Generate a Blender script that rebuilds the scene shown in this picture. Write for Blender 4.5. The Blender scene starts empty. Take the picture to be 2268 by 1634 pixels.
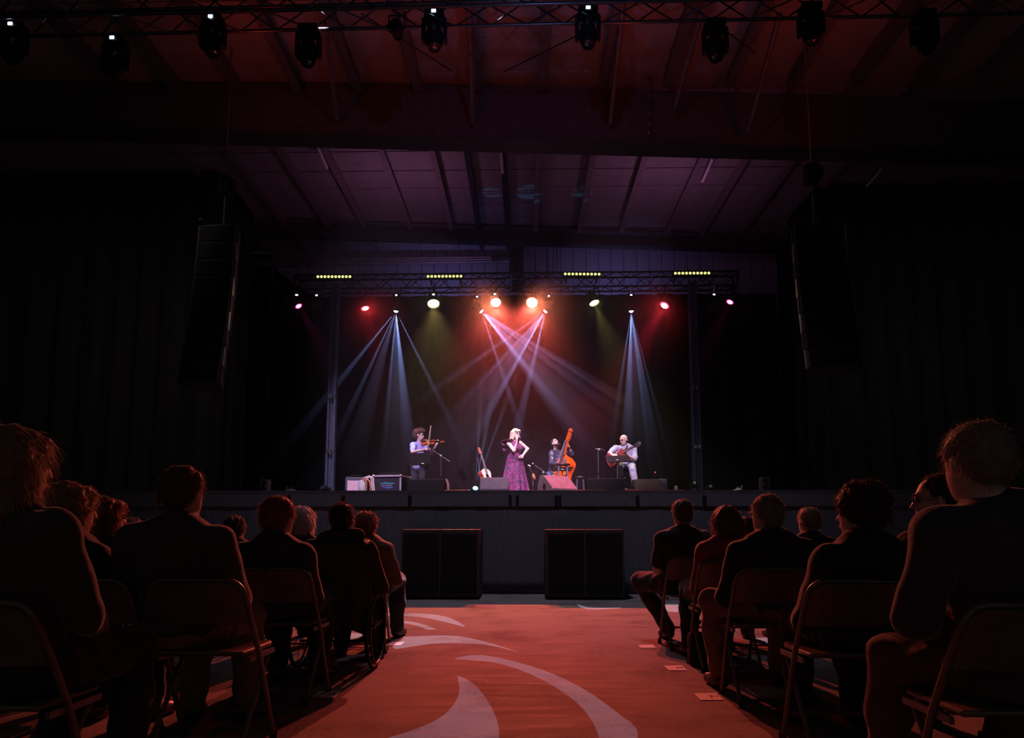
import bpy, bmesh, math, random
import numpy as np
from mathutils import Vector, Matrix

random.seed(7)
SC = bpy.context.scene
COL = SC.collection
R = math.radians

# ------------------------------------------------------------------ camera
W, H, F, SHIFT = 2268, 1634, 1512.0, 193.68
PITCH, YAW = math.atan(.11), -.0206
EYE = Vector((0, 0, .98))
cam_d = bpy.data.cameras.new('camera')
cam = bpy.data.objects.new('camera', cam_d)
COL.objects.link(cam)
cam_d.sensor_width = 36.0
cam_d.lens = 36.0 * F / W
cam_d.shift_y = SHIFT / W
cam_d.clip_end = 200
cam.location = EYE
cam.rotation_euler = (math.pi / 2 + PITCH, 0, -YAW)
SC.camera = cam
CF = Vector((math.sin(YAW) * math.cos(PITCH), math.cos(YAW) * math.cos(PITCH), math.sin(PITCH)))
CR = Vector((math.cos(YAW), -math.sin(YAW), 0))
CU = CR.cross(CF)


def ray(px, py):
    return CF + CR * ((px - W / 2) / F) + CU * ((H / 2 + SHIFT - py) / F)


def P(px, py, Y):
    """the place in the hall at depth Y that the photograph shows at this pixel"""
    d = ray(px, py)
    return EYE + d * (Y / d.y)


def G(px, py, z=0.0):
    d = ray(px, py)
    return EYE + d * ((z - EYE.z) / d.z)


def PX(Y):
    """metres per photo pixel at depth Y"""
    return (P(1165, 1000, Y) - P(1166, 1000, Y)).length


# ------------------------------------------------------------------ world, exposure
SC.view_settings.view_transform = 'Standard'
SC.view_settings.look = 'None'
SC.view_settings.gamma = 1.0
SC.view_settings.exposure = 0.0
SC.view_settings.use_curve_mapping = False
SC.cycles.use_denoising = True
SC.cycles.max_bounces = 5
SC.cycles.diffuse_bounces = 2
SC.cycles.glossy_bounces = 2
SC.cycles.transmission_bounces = 3
SC.cycles.volume_bounces = 0
SC.cycles.transparent_max_bounces = 6
SC.cycles.sample_clamp_indirect = 3.0
SC.cycles.caustics_reflective = False
SC.cycles.caustics_refractive = False
wd = bpy.data.worlds.new('dim_hall')
SC.world = wd
wd.use_nodes = True
wd.node_tree.nodes['Background'].inputs[0].default_value = (1.0, .88, .86, 1)
wd.node_tree.nodes['Background'].inputs[1].default_value = .035

ZS = 1.64          # height of the stage deck
ZC = 9.5           # height of the roof


def look(direction):
    return Vector(direction).to_track_quat('-Z', 'Y').to_euler()


def spot(name, loc, target, color, power, size, blend=.3, radius=.02):
    d = bpy.data.lights.new(name, 'SPOT')
    d.color = color
    d.energy = power
    d.spot_size = R(size)
    d.spot_blend = blend
    d.shadow_soft_size = radius
    o = bpy.data.objects.new(name, d)
    o.location = loc
    o.rotation_euler = look(Vector(target) - Vector(loc))
    COL.objects.link(o)
    return o


TY = 15.5          # depth of the stage truss
# wash lights on the stage truss: pixel of the lens, colour, target of the beam, power, cone, lens radius in px
RED = (1, .045, .02)
WARM = (1, .62, .20)
WASH = [
    (661, 677, (1, .02, .34), (-2.6, 14.2, 2.0), 420, 24, 8, 'magenta'),
    (809, 682, (1, .02, .05), (-2.2, 14.2, 1.6), 1100, 32, 10, 'red'),
    (960, 672, (1, .70, .20), (-1.35, 12.0, 0.2), 850, 58, 13, 'warm white'),
    (1098, 670, (1, .10, .07), (-.1, 9.0, 0.0), 3500, 54, 12, 'orange red'),
    (1178, 670, (1, .10, .07), (-.4, 9.0, 0.0), 3500, 54, 13, 'orange red'),
    (1316, 670, (.95, .80, .24), (3.0, 13.9, 1.6), 1200, 38, 11, 'pale yellow'),
    (1472, 676, (1, .02, .07), (.62, 13.5, 2.0), 3600, 30, 11, 'crimson'),
    (1617, 668, (1, .03, .25), (2.6, 14.2, 2.4), 260, 24, 8, 'pink'),
]
for i, (px, py, c, tg, pw, cone, rr, nm) in enumerate(WASH):
    L = P(px, py, TY)
    tg = Vector(tg)
    L = L + (tg - L).normalized() * .10
    spot('wash_beam', L, tg, c, pw, cone, .9, .05)

for px, py, tg in ((1472, 676, (-1.1, 4.4, .4)), (809, 682, (1.0, 4.4, .4))):     # spill of the two crimson lamps over the seats
    L = P(px, py, TY)
    spot('wash_spill', L + (Vector(tg) - L).normalized() * .12, tg, (1, .04, .04), 170, 44, 1.0, .05)
for px, py, tg in ((1098, 670, (-1.5, 3.2, 1.2)), (1178, 670, (1.5, 3.2, 1.2))):       # and of the orange pair
    L = P(px, py, TY)
    spot('wash_spill', L + (Vector(tg) - L).normalized() * .12, tg, (1, .21, .10), 1350, 28, 1.0, .05)

# beams of the moving heads: pixel of the lens, then the pixels that each split ray passes
BLUE = (.30, .40, .95)
LILAC = (.42, .40, 1.0)
HEADS = [
    (877, 689, BLUE, [(775, 815, 4.0), (818, 815, 3.4), (862, 850, 3.0), (892, 850, 5.5), (938, 812, 3.4), (882, 850, 15, .16), (835, 830, 10, .14)], 130),
    (1066, 689, LILAC, [(1090, 760, 3.0), (1122, 758, 4.2), (1156, 757, 4.6), (1176, 757, 3.4), (1196, 775, 2.6), (1128, 757, 15, .2)], 210),
    (1208, 689, LILAC, [(1112, 757, 3.4), (1138, 765, 3.4), (1160, 775, 4.2), (1184, 790, 5.0), (1152, 770, 15, .2)], 210),
    (1398, 689, BLUE, [(1377, 830, 3.4), (1394, 820, 5.0), (1416, 800, 6.0), (1424, 790, 2.2), (1401, 800, 13, .16)], 120),
]
BEAMS = []
for px, py, c, rays, pw in HEADS:
    L = P(px, py, TY - .1)
    for qx, qy, cone, wt in [(*q, 1.0)[:4] for q in rays]:
        tg = P(qx, qy, TY + {877: .1, 1066: -.32, 1208: .22, 1398: .1}[px])
        d = (tg - L).normalized()
        spot('beam_ray', L + d * .045, tg, c, pw * 18 * wt, cone * 1.25, .25, .008)
        BEAMS.append((L + d * .045, d, cone))

# uplight on the deck
UP = P(1053, 1081, 14.6)
for qx, qy, cone in [(1060, 960, 3.4), (1075, 960, 4.4), (1096, 960, 3.4)]:
    spot('uplight_ray', UP + (P(qx, qy, 14.9) - UP).normalized() * .12, P(qx, qy, 14.9), (.10, .45, 1.0), 400, cone * 1.25, .25, .008)
    BEAMS.append((UP + (P(qx, qy, 14.9) - UP).normalized() * .12, (P(qx, qy, 14.9) - UP).normalized(), cone))

# front light from the house truss onto the players, then added fills
HT = 9.6
spot('front_light', P(700, 22, HT), (-1.8, 15.0, 2.3), (.86, .60, .96), 4600, 46, .6, .12)
spot('front_light', P(1500, 18, HT), (1.0, 15.3, 2.6), (1.0, .62, .90), 3700, 36, .6, .12)
spot('front_light', P(1100, 15, HT), (0.2, 14.6, 2.2), (.98, .74, .96), 2500, 30, .6, .12)
# added fills without fixtures: stage front, red roof bay, violet roof for stage bounce
spot('skirt_fill', Vector((0, 8.2, 8.6)), (0, 11, .8), (.72, .66, .96), 850, 95, 1.0, .3)
for x in (-4.4, -1.4, 1.6, 4.6):
    spot('roof_red_fill', Vector((x, 9.75, 7.7)), (x, 11.2, 9.5), (1, .045, .022), 17, 150, 1.0, .2)
for x in (-2.9, 3.3):
    spot('roof_violet_fill', Vector((x, 15.2, 7.45)), (x, 15.6, 9.5), (.62, .20, .50), 50, 165, 1.0, .3)
spot('roof_blue_fill', Vector((-1.0, 17.0, 7.5)), (-1.0, 18.2, 9.5), (.14, .2, 1.0), 5, 120, 1.0, .2)  # added faint blue fill for the ledge and rear roof
for x in (-2.4, 2.6):
    spot('wall_blue_fill', Vector((x, 18.6, 7.2)), (x, 20.1, 8.2), (.30, .30, 1.0), 46, 150, 1.0, .2)  # added blue fills behind the beam to brighten the back wall
for x in (-5.0, 5.2):                # added dim fills that lift the black masking, no fixture
    spot('masking_fill', Vector((x, 9.2, 7.3)), (x * 2.2, 15.2, 2.6), (1.0, .86, .74), 80, 84, 1.0, .2)
spot('house_blue_fill', Vector((.2, 6.6, 7.6)), (.2, 9.8, 8.5), (.25, .36, 1.0), 60, 130, 1.0, .05)  # added blue fill for the house truss and rafters, no fixture


# ------------------------------------------------------------------ mesh helpers
def tag(o, label=None, cat=None, group=None, kind=None):
    if label: o['label'] = label
    if cat: o['category'] = cat
    if group: o['group'] = group
    if kind: o['kind'] = kind
    return o


def thing(name, label, cat, loc=(0, 0, 0), group=None, rz=0):
    o = bpy.data.objects.new(name, None)
    o.empty_display_size = .1
    COL.objects.link(o)
    o.location = loc
    o.rotation_euler = (0, 0, rz)
    return tag(o, label, cat, group)


def frame(origin, along, normal):
    """matrix with y = along, z = normal (made square to along), x = across"""
    a = Vector(along).normalized()
    n = Vector(normal)
    n = (n - a * n.dot(a)).normalized()
    w = a.cross(n).normalized()
    m = Matrix.Identity(4)
    for i in range(3):
        m[i][0], m[i][1], m[i][2], m[i][3] = w[i], a[i], n[i], Vector(origin)[i]
    return m


class MB:
    def __init__(self):
        self.v, self.f = [], []

    def add(self, vs, fs, m=None):
        b = len(self.v)
        if m is not None:
            vs = [m @ Vector(p) for p in vs]
        self.v += [tuple(p) for p in vs]
        self.f += [tuple(b + i for i in f) for f in fs]
        return self

    def box(self, c, s, rot=None, bevel=0.0):
        x, y, z = s[0] / 2, s[1] / 2, s[2] / 2
        m = Matrix.Translation(Vector(c)) @ (rot.to_4x4() if rot is not None else Matrix.Identity(4))
        if bevel <= 0:
            vs = [(i, j, k) for i in (-x, x) for j in (-y, y) for k in (-z, z)]
            fs = [(0, 1, 3, 2), (4, 6, 7, 5), (0, 4, 5, 1), (2, 3, 7, 6), (0, 2, 6, 4), (1, 5, 7, 3)]
            return self.add(vs, fs, m)
        bm = bmesh.new()
        bmesh.ops.create_cube(bm, size=1)
        for q in bm.verts:
            q.co = Vector((q.co.x * s[0], q.co.y * s[1], q.co.z * s[2]))
        bmesh.ops.bevel(bm, geom=bm.edges[:], offset=bevel, segments=2, affect='EDGES', profile=.6)
        bm.verts.index_update()
        self.add([q.co[:] for q in bm.verts], [[q.index for q in f.verts] for f in bm.faces], m)
        bm.free()
        return self

    def tube(self, a, b, r0, r1=None, n=8, caps=True):
        return self.path([a, b], [r0, r0 if r1 is None else r1], n, caps)

    def path(self, pts, r, n=8, caps=True, closed=False):
        pts = [Vector(p) for p in pts]
        if not isinstance(r, (list, tuple)):
            r = [r] * len(pts)
        vs, fs = [], []
        prev = None
        N = len(pts)
        for i, p in enumerate(pts):
            if closed:
                t = pts[(i + 1) % N] - pts[i - 1]
            else:
                t = pts[min(i + 1, N - 1)] - pts[max(i - 1, 0)]
            t.normalize()
            if prev is None:
                u = t.orthogonal().normalized()
            else:
                u = prev - t * prev.dot(t)
                u = u.normalized() if u.length > 1e-6 else t.orthogonal().normalized()
            prev = u
            w = t.cross(u)
            for k in range(n):
                a = 2 * math.pi * k / n
                vs.append(p + (u * math.cos(a) + w * math.sin(a)) * r[i])
        for i in range(N if closed else N - 1):
            j = (i + 1) % N
            for k in range(n):
                q = (k + 1) % n
                fs.append((i * n + k, i * n + q, j * n + q, j * n + k))
        if caps and not closed:
            fs.append(tuple(range(n))[::-1])
            fs.append(tuple((N - 1) * n + k for k in range(n)))
        return self.add(vs, fs)

    def lathe(self, prof, m=None, n=20, caps=True):
        """prof: (radius, height) list, turned about z"""
        vs, fs = [], []
        for rr, z in prof:
            for k in range(n):
                a = 2 * math.pi * k / n
                vs.append((rr * math.cos(a), rr * math.sin(a), z))
        for i in range(len(prof) - 1):
            for k in range(n):
                q = (k + 1) % n
                fs.append((i * n + k, i * n + q, (i + 1) * n + q, (i + 1) * n + k))
        if caps:
            fs.append(tuple(range(n))[::-1])
            fs.append(tuple((len(prof) - 1) * n + k for k in range(n)))
        return self.add(vs, fs, m)

    def prism(self, poly, z0, z1, m=None, dome=0.0, inset=0.0):
        """closed 2-D outline raised from z0 to z1; the top may swell by dome"""
        n = len(poly)
        cx = sum(p[0] for p in poly) / n
        cy = sum(p[1] for p in poly) / n
        rings = [(1.0, z0), (1.0, z1)]
        if dome:
            rings += [(.8, z1 + dome * .55), (.5, z1 + dome * .9), (.2, z1 + dome)]
        vs, fs = [], []
        for s, z in rings:
            vs += [(cx + (p[0] - cx) * s, cy + (p[1] - cy) * s, z) for p in poly]
        for i in range(len(rings) - 1):
            for k in range(n):
                q = (k + 1) % n
                fs.append((i * n + k, i * n + q, (i + 1) * n + q, (i + 1) * n + k))
        fs.append(tuple(range(n))[::-1])
        fs.append(tuple((len(rings) - 1) * n + k for k in range(n)))
        return self.add(vs, fs, m)

    def ball(self, c, rad, n=12, m=None):
        if not isinstance(rad, (list, tuple)):
            rad = (rad,) * 3
        h = n // 2
        prof = [(max(1e-4, math.sin(math.pi * i / h)), -math.cos(math.pi * i / h)) for i in range(h + 1)]
        mm = (m or Matrix.Identity(4)) @ Matrix.Translation(Vector(c)) @ Matrix.Diagonal((rad[0], rad[1], rad[2], 1))
        return self.lathe(prof, mm, n, caps=True)

    def quad(self, a, b, c, d):
        return self.add([a, b, c, d], [(0, 1, 2, 3)])

    def build(self, name, m, parent=None, smooth=False, local=False):
        """a mesh object; coordinates are the hall's unless local, then the parent's"""
        off = Vector((0, 0, 0))
        if parent is not None and not local:
            p = parent
            while p is not None:
                off += p.location
                p = p.parent
        me = bpy.data.meshes.new(name)
        me.from_pydata([tuple(Vector(q) - off) for q in self.v], [], self.f)
        me.materials.append(m)
        if smooth:
            me.polygons.foreach_set('use_smooth', [True] * len(me.polygons))
            try:
                me.set_sharp_from_angle(angle=R(50))
            except Exception:
                pass
        me.update()
        o = bpy.data.objects.new(name, me)
        COL.objects.link(o)
        if parent is not None:
            o.parent = parent
        return o


def shared(name, me, parent, loc=None, rot=None):
    o = bpy.data.objects.new(name, me)
    COL.objects.link(o)
    o.parent = parent
    if loc is not None: o.location = loc
    if rot is not None: o.rotation_euler = rot
    return o


def copy_tree(o, parent=None):
    c = o.copy()
    COL.objects.link(c)
    if parent is not None:
        c.parent = parent
    for k in list(o.children):
        copy_tree(k, c)
    return c


# ------------------------------------------------------------------ materials
MATS = {}


def mat(name, col, rough=.6, metal=0.0, var=.18, scale=9.0, bump=0.0, emit=None, power=0.0, spec=.5, stretch=(1, 1, 1), col2=None, sheen=0.0):
    if name in MATS:
        return MATS[name]
    m = bpy.data.materials.new(name)
    m.use_nodes = True
    nt = m.node_tree
    b = nt.nodes['Principled BSDF']
    b.inputs['Roughness'].default_value = rough
    b.inputs['Metallic'].default_value = metal
    b.inputs['Specular IOR Level'].default_value = spec
    if sheen:
        b.inputs['Sheen Weight'].default_value = sheen
        b.inputs['Sheen Roughness'].default_value = .35
    tc = nt.nodes.new('ShaderNodeTexCoord')
    mp = nt.nodes.new('ShaderNodeMapping')
    mp.inputs['Scale'].default_value = stretch
    nz = nt.nodes.new('ShaderNodeTexNoise')
    nz.inputs['Scale'].default_value = scale
    nz.inputs['Detail'].default_value = 4
    rp = nt.nodes.new('ShaderNodeValToRGB')
    c2 = col2 or tuple(min(1, c * (1 + var)) for c in col)
    c1 = col if col2 else tuple(c * (1 - var) for c in col)
    rp.color_ramp.elements[0].position = .32
    rp.color_ramp.elements[1].position = .68
    rp.color_ramp.elements[0].color = (*c1, 1)
    rp.color_ramp.elements[1].color = (*c2, 1)
    L = nt.links.new
    L(tc.outputs['Object'], mp.inputs['Vector'])
    L(mp.outputs['Vector'], nz.inputs['Vector'])
    L(nz.outputs['Fac'], rp.inputs['Fac'])
    L(rp.outputs['Color'], b.inputs['Base Color'])
    if bump:
        bp = nt.nodes.new('ShaderNodeBump')
        bp.inputs['Strength'].default_value = bump
        bp.inputs['Distance'].default_value = .02
        L(nz.outputs['Fac'], bp.inputs['Height'])
        L(bp.outputs['Normal'], b.inputs['Normal'])
    if emit:
        b.inputs['Emission Color'].default_value = (*emit, 1)
        b.inputs['Emission Strength'].default_value = power
    MATS[name] = m
    return m


BLACK_METAL = mat('black_metal', (.018, .018, .020), .42, .5, spec=.4)
TRUSS_METAL = mat('truss_metal', (.10, .10, .115), .30, .85)
BLACK_PLASTIC = mat('black_plastic', (.009, .009, .010), .5, spec=.2)
GREY_METAL = mat('grey_metal', (.34, .34, .36), .32, .9)
CHROME = mat('chrome', (.75, .75, .78), .15, 1.0, var=.03)
MASKING = mat('masking_cloth', (.045, .043, .042), .95, spec=.05, stretch=(9, 9, .6))
DRAPE = mat('black_drape', (.013, .012, .014), .95, spec=.1, stretch=(9, 9, .6))
SKIRT = mat('skirt_cloth', (.095, .095, .108), .9, spec=.1, stretch=(9, 9, .6))
BLACKFAB = mat('black_grille', (.007, .007, .008), .85, scale=60, spec=.2)
WHITE_LED = mat('white_led', (.5, .55, .7), .4, emit=(.62, .68, 1), power=7.0)
# ------------------------------------------------------------------ floor
def floor_material():
    m = bpy.data.materials.new('stained_concrete')
    m.use_nodes = True
    nt = m.node_tree
    b = nt.nodes['Principled BSDF']
    L = nt.links.new
    tc = nt.nodes.new('ShaderNodeTexCoord')

    def noise(scale, detail, sx=1.0, sy=1.0):
        mp = nt.nodes.new('ShaderNodeMapping')
        mp.inputs['Scale'].default_value = (sx, sy, 1)
        n = nt.nodes.new('ShaderNodeTexNoise')
        n.inputs['Scale'].default_value = scale
        n.inputs['Detail'].default_value = detail
        n.inputs['Roughness'].default_value = .65
        L(tc.outputs['Object'], mp.inputs['Vector'])
        L(mp.outputs['Vector'], n.inputs['Vector'])
        return n
    a = noise(1.3, 8)
    s = noise(5.0, 6, .35, 2.2)
    g = noise(34, 6)
    mx = nt.nodes.new('ShaderNodeMath'); mx.operation = 'MULTIPLY_ADD'
    mx.inputs[1].default_value = .55
    L(s.outputs['Fac'], mx.inputs[0]); L(a.outputs['Fac'], mx.inputs[2])
    m2 = nt.nodes.new('ShaderNodeMath'); m2.operation = 'MULTIPLY_ADD'
    m2.inputs[1].default_value = .42
    L(g.outputs['Fac'], m2.inputs[0]); L(mx.outputs[0], m2.inputs[2])
    rp = nt.nodes.new('ShaderNodeValToRGB')
    rp.color_ramp.elements[0].position = .74
    rp.color_ramp.elements[0].color = (.058, .052, .047, 1)
    rp.color_ramp.elements[1].position = 1.0
    rp.color_ramp.elements[1].color = (.205, .182, .163, 1)
    L(m2.outputs[0], rp.inputs['Fac'])
    L(rp.outputs['Color'], b.inputs['Base Color'])
    rr = nt.nodes.new('ShaderNodeMapRange')
    rr.inputs['From Min'].default_value = .3; rr.inputs['From Max'].default_value = .7
    rr.inputs['To Min'].default_value = .62; rr.inputs['To Max'].default_value = .88
    L(s.outputs['Fac'], rr.inputs['Value'])
    L(rr.outputs[0], b.inputs['Roughness'])
    b.inputs['Specular IOR Level'].default_value = .08
    bp = nt.nodes.new('ShaderNodeBump')
    bp.inputs['Strength'].default_value = .12
    bp.inputs['Distance'].default_value = .01
    L(m2.outputs[0], bp.inputs['Height'])
    L(bp.outputs['Normal'], b.inputs['Normal'])
    return m


mb = MB()
mb.box((0, 9.5, -.1), (30, 25, .2))
tag(mb.build('floor', floor_material()), kind='structure')

WALLM = mat('dark_wall', (.06, .056, .053), .9, spec=.15)
for s, nm in ((-1, 'wall_left'), (1, 'wall_right')):
    mb = MB()
    mb.box((s * 14.6, 9.5, ZC / 2), (.2, 25, ZC))
    tag(mb.build(nm, WALLM), kind='structure')

# back wall of tall metal siding sheets
SIDING = mat('painted_siding', (.30, .29, .33), .6, var=.08, scale=3)
mb = MB()
mb.box((0, 20.15, ZC / 2), (29, .1, ZC))
wb = tag(mb.build('wall_back', mat('siding_gap', (.02, .02, .025), .9)), kind='structure')
pm = None
for i in range(40):
    x = -7.6 + i * .385
    if pm is None:
        q = MB()
        q.box((0, 0, 0), (.372, .05, 5.0), bevel=.012)
        o = q.build('siding_sheet', SIDING, wb, local=True)
        pm = o.data
    else:
        o = shared('siding_sheet', pm, wb)
    o.location = (x, 20.07, 7.4)

# ------------------------------------------------------------------ roof
ROOF = mat('roof_deck', (.26, .245, .25), .75, var=.12, scale=2)
STEEL = mat('roof_steel', (.10, .105, .125), .6, .2)
DARKSTEEL = mat('dark_steel', (.045, .045, .05), .6, .2)
mb = MB()
mb.box((0, 9.5, ZC + .15), (29, 25, .1))
roof = tag(mb.build('ceiling', DARKSTEEL), kind='structure')
pm = None
yy = 5.6
k = 0
while yy < 20.0:
    wdt = .42 if yy > 13 else .9
    q = MB()
    q.box((0, 0, 0), (25, wdt - .014, .05), bevel=.008)
    o = q.build('roof_plank', ROOF, roof, local=True)
    o.location = (0, yy + wdt / 2, ZC + .06 - (k % 2) * .012)
    yy += wdt
    k += 1
RX = [-7.75, -6.6, -5.45, -4.3, -3.17, -2.02, -.87, .33, 1.48, 2.65, 3.83, 5.0, 6.15, 7.3, 8.45]
for x in RX:                                    # rafters over the hall, then purlins over the stage
    q = MB()
    q.box((x, 8.9, ZC - .11), (.10, 6.3, .24))
    q.box((x, 8.9, ZC - .235), (.17, 6.3, .02))
    q.build('rafter', STEEL, roof)
for x in [-7.75, -6.6, -5.45, -4.45, -3.2, -2.07, .29, 1.52, 2.7, 4.0, 5.0, 6.1, 7.3]:
    q = MB()
    q.box((x, 16.0, ZC - .06), (.09, 7.2, .16))
    q.box((x, 16.0, ZC - .145), (.14, 7.2, .016))
    q.build('purlin', mat('purlin_paint', (.19, .17, .175), .7), roof)
for x in (-1.30, -.50):
    q = MB()
    q.box((x, 16.0, ZC - .08), (.13, 7.2, .17))
    q.build('cable_tray', DARKSTEEL, roof)
q = MB()                                        # cross channel between the trays
q.box((-.65, 13.9, ZC - .12), (3.0, .10, .14))
q.build('cross_channel', DARKSTEEL, roof)
# knee braces down to the header beam
for (ax, ay, bx, by) in [(721, 50, 746, 265), (1040, 15, 1047, 268), (1381, 8, 1352, 271), (1553, 30, 1493, 243), (1727, 30, 1657, 289)]:
    b = P(bx, by, 12.0)
    a = P(ax, ay, 10.95)
    a.z = ZC - .2
    a.y = P(ax, ay, 1).y and 10.9
    d = ray(ax, ay)
    a = EYE + d * ((ZC - .2 - EYE.z) / d.z)
    q = MB()
    q.tube(a, b, .045, n=6)
    q.build('knee_brace', STEEL, roof)


def beam(name, pts, depth, m):
    """a header between two end points given by their lower front edges (top z, bottom z)"""
    (x0, y0, zb0, zt0), (x1, y1, zb1, zt1) = pts
    v = []
    for x, y, zb, zt in pts:
        v += [(x, y, zb), (x, y + depth, zb), (x, y + depth, zt), (x, y, zt)]
    f = [(0, 1, 2, 3), (4, 7, 6, 5), (0, 4, 5, 1), (1, 5, 6, 2), (2, 6, 7, 3), (3, 7, 4, 0)]
    q = MB()
    q.add(v, f)
    return q.build(name, m)


def endpt(px, pyb, pyt, Y):
    b = P(px, pyb, Y)
    return (b.x, Y, b.z, P(px, pyt, Y).z)


A = endpt(-400, 268, 150, 11.85)
B = endpt(2700, 352, 232, 12.6)
hb = beam('trim_1', (A, B), .35, mat('header_paint', (.055, .052, .052), .8))
tag(hb, kind='structure')
q = MB()                                        # bottom flange
for (x, y, zb, zt) in (A, B): pass
q.add([(A[0], A[1] - .06, A[2] - .02), (B[0], B[1] - .06, B[2] - .02), (B[0], B[1] + .42, B[2] - .02), (A[0], A[1] + .42, A[2] - .02),
       (A[0], A[1] - .06, A[2] + .02), (B[0], B[1] - .06, B[2] + .02), (B[0], B[1] + .42, B[2] + .02), (A[0], A[1] + .42, A[2] + .02)],
      [(0, 1, 2, 3), (7, 6, 5, 4), (0, 4, 5, 1), (1, 5, 6, 2), (2, 6, 7, 3), (3, 7, 4, 0)])
q.build('flange', DARKSTEEL, hb)
A2 = endpt(480, 516, 488, 17.7)
B2 = endpt(1830, 556, 534, 19.1)
pb = beam('trim_2', (A2, B2), .3, mat('proscenium_paint', (.040, .038, .042), .8))
tag(pb, kind='structure')
A3 = endpt(480, 487, 481, 17.68)
q = MB()
q.add([(A2[0], A2[1] - .12, A2[3] - .02), (B2[0], B2[1] - .12, B2[3] - .02), (B2[0], B2[1] + .1, B2[3] - .02), (A2[0], A2[1] + .1, A2[3] - .02),
       (A2[0], A2[1] - .12, A2[3] + .06), (B2[0], B2[1] - .12, B2[3] + .06), (B2[0], B2[1] + .1, B2[3] + .06), (A2[0], A2[1] + .1, A2[3] + .06)],
      [(0, 1, 2, 3), (7, 6, 5, 4), (0, 4, 5, 1), (1, 5, 6, 2), (2, 6, 7, 3), (3, 7, 4, 0)])
q.build('ledge', mat('ledge_paint', (.12, .12, .14), .5, .3), pb)
bolt = None
for i in range(9):                               # bolt heads along the ledge
    t = .2 + i * .085
    c = Vector(A2[:2] + (A2[3],)).lerp(Vector(B2[:2] + (B2[3],)), t) + Vector((0, -.14, .02))
    if bolt is None:
        q = MB(); q.lathe([(.03, -.01), (.03, .01)], Matrix.Rotation(math.pi / 2, 4, 'X'), 6)
        o = q.build('bolt', CHROME, pb, local=True); bolt = o.data
    else:
        o = shared('bolt', bolt, pb)
    o.location = c

# girt, post and bracket on the back wall
q = MB()
a, b = P(520, 582, 19.85), P(1140, 574, 19.85)
for dz in (-.07, 0, .07):
    q.tube(a + Vector((0, 0, dz)), b + Vector((0, 0, dz)), .035, n=6)
q.build('girt', mat('girt_steel', (.34, .34, .38), .35, .6), wb)
q = MB()
a = P(1147, 520, 19.6); b = P(1147, 640, 19.6)
q.box((a.x, 19.7, (a.z + b.z) / 2), (.34, .2, a.z - b.z))
q.build('wall_post', DARKSTEEL, wb)
q = MB()
q.path([P(1088, 573, 19.45), P(1118, 567, 19.45), P(1136, 563, 19.45)], [.06, .05, .05], 6)
q.tube(P(1134, 548, 19.45), P(1134, 606, 19.45), .09, n=6)
q.build('wall_bracket', DARKSTEEL, wb)
for x0, x1 in ((1211, 1211), (1226, 1224), (1234, 1233)):
    q = MB()
    q.tube(P(x0, 536, 19.7), P(x1, 615, 19.7), .009, n=5)
    q.build('hanging_cable', BLACK_PLASTIC, wb)

# fluorescent battens switched off under the purlins, and a dome lamp
for (ax, ay, bx, by, lab) in [(702, 322, 724, 372, 'white tube lamp under the roof, nearest the left'),
                              (1109, 331, 1113, 383, 'white tube lamp under the roof over the singer'),
                              (1579, 350, 1556, 402, 'white tube lamp under the roof, right of the middle'),
                              (1955, 372, 1920, 412, 'dim tube lamp under the roof at the far right')]:
    d = ray(ax, ay); a = EYE + d * ((ZC - .34 - EYE.z) / d.z)
    d = ray(bx, by); b = EYE + d * ((ZC - .34 - EYE.z) / d.z)
    t = thing('tube_lamp', lab, 'lamp', (a + b) / 2, 'tube lamps under the roof')
    q = MB(); q.tube(a, b, .035, n=8); q.build('tube', mat('lamp_tube', (.75, .72, .75), .4), t, True)
    q = MB(); q.tube(a + Vector((0, 0, .06)), b + Vector((0, 0, .06)), .05, n=4); q.build('housing', GREY_METAL, t)
d = ray(1027, 329); a = EYE + d * ((ZC - .3 - EYE.z) / d.z)
t = thing('dome_lamp', 'small round lamp hanging from the dark cable tray under the roof', 'lamp', a)
q = MB(); q.ball(a, (.07, .07, .06)); q.build('globe', mat('lamp_tube', (.75, .72, .75), .4), t, True)
q = MB(); q.tube(a + Vector((0, 0, .04)), a + Vector((0, 0, .26)), .03); q.build('stem', DARKSTEEL, t)

# thin guy wires below the roof
for (ax, ay, bx, by, Y0, Y1, lab) in [(800, 30, 1000, 157, 9.7, 11.2, 'thin black guy wire running down to the right below the house truss'),
                                      (1280, 78, 1118, 158, 9.7, 11.2, 'thin black guy wire running down to the left below the house truss'),
                                      (1612, 72, 1672, 117, 9.7, 10.8, 'short black guy wire right of the hanging lamp heads')]:
    q = MB(); q.tube(P(ax, ay, Y0), P(bx, by, Y1), .010, n=5)
    tag(q.build('guy_wire', BLACK_PLASTIC), lab, 'wire', 'guy wires')
q = MB()
pts = [EYE + ray(x_, y_) * ((ZC - .45 - EYE.z) / ray(x_, y_).z) for x_, y_ in ((600, 300), (900, 304), (1200, 311), (1500, 322), (1700, 331))]
q.path(pts, .011, 5)
tag(q.build('power_cable', BLACK_PLASTIC), 'long thin black cable sagging across the violet roof', 'cable')
# chain hanging over the beam at the right
t0 = P(1437, 168, 12.1)
t = thing('chain_hoist', 'thin vertical chain with small bright links in front of the dark header beam', 'hoist', t0)
for i in range(13):
    c = P(1437 + (i % 3) * .7, 172 + i * 10.5, 12.1)
    q = MB()
    q.path([c + Vector((.018 * math.sin(a), .018 * math.cos(a) * (i % 2), .042 * math.cos(a))) + Vector((.018 * math.cos(a + 1.57) * 0, 0, 0)) for a in [j * math.pi / 4 for j in range(8)]], .008, 5, closed=True)
    q.build('link', GREY_METAL, t)


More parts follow.
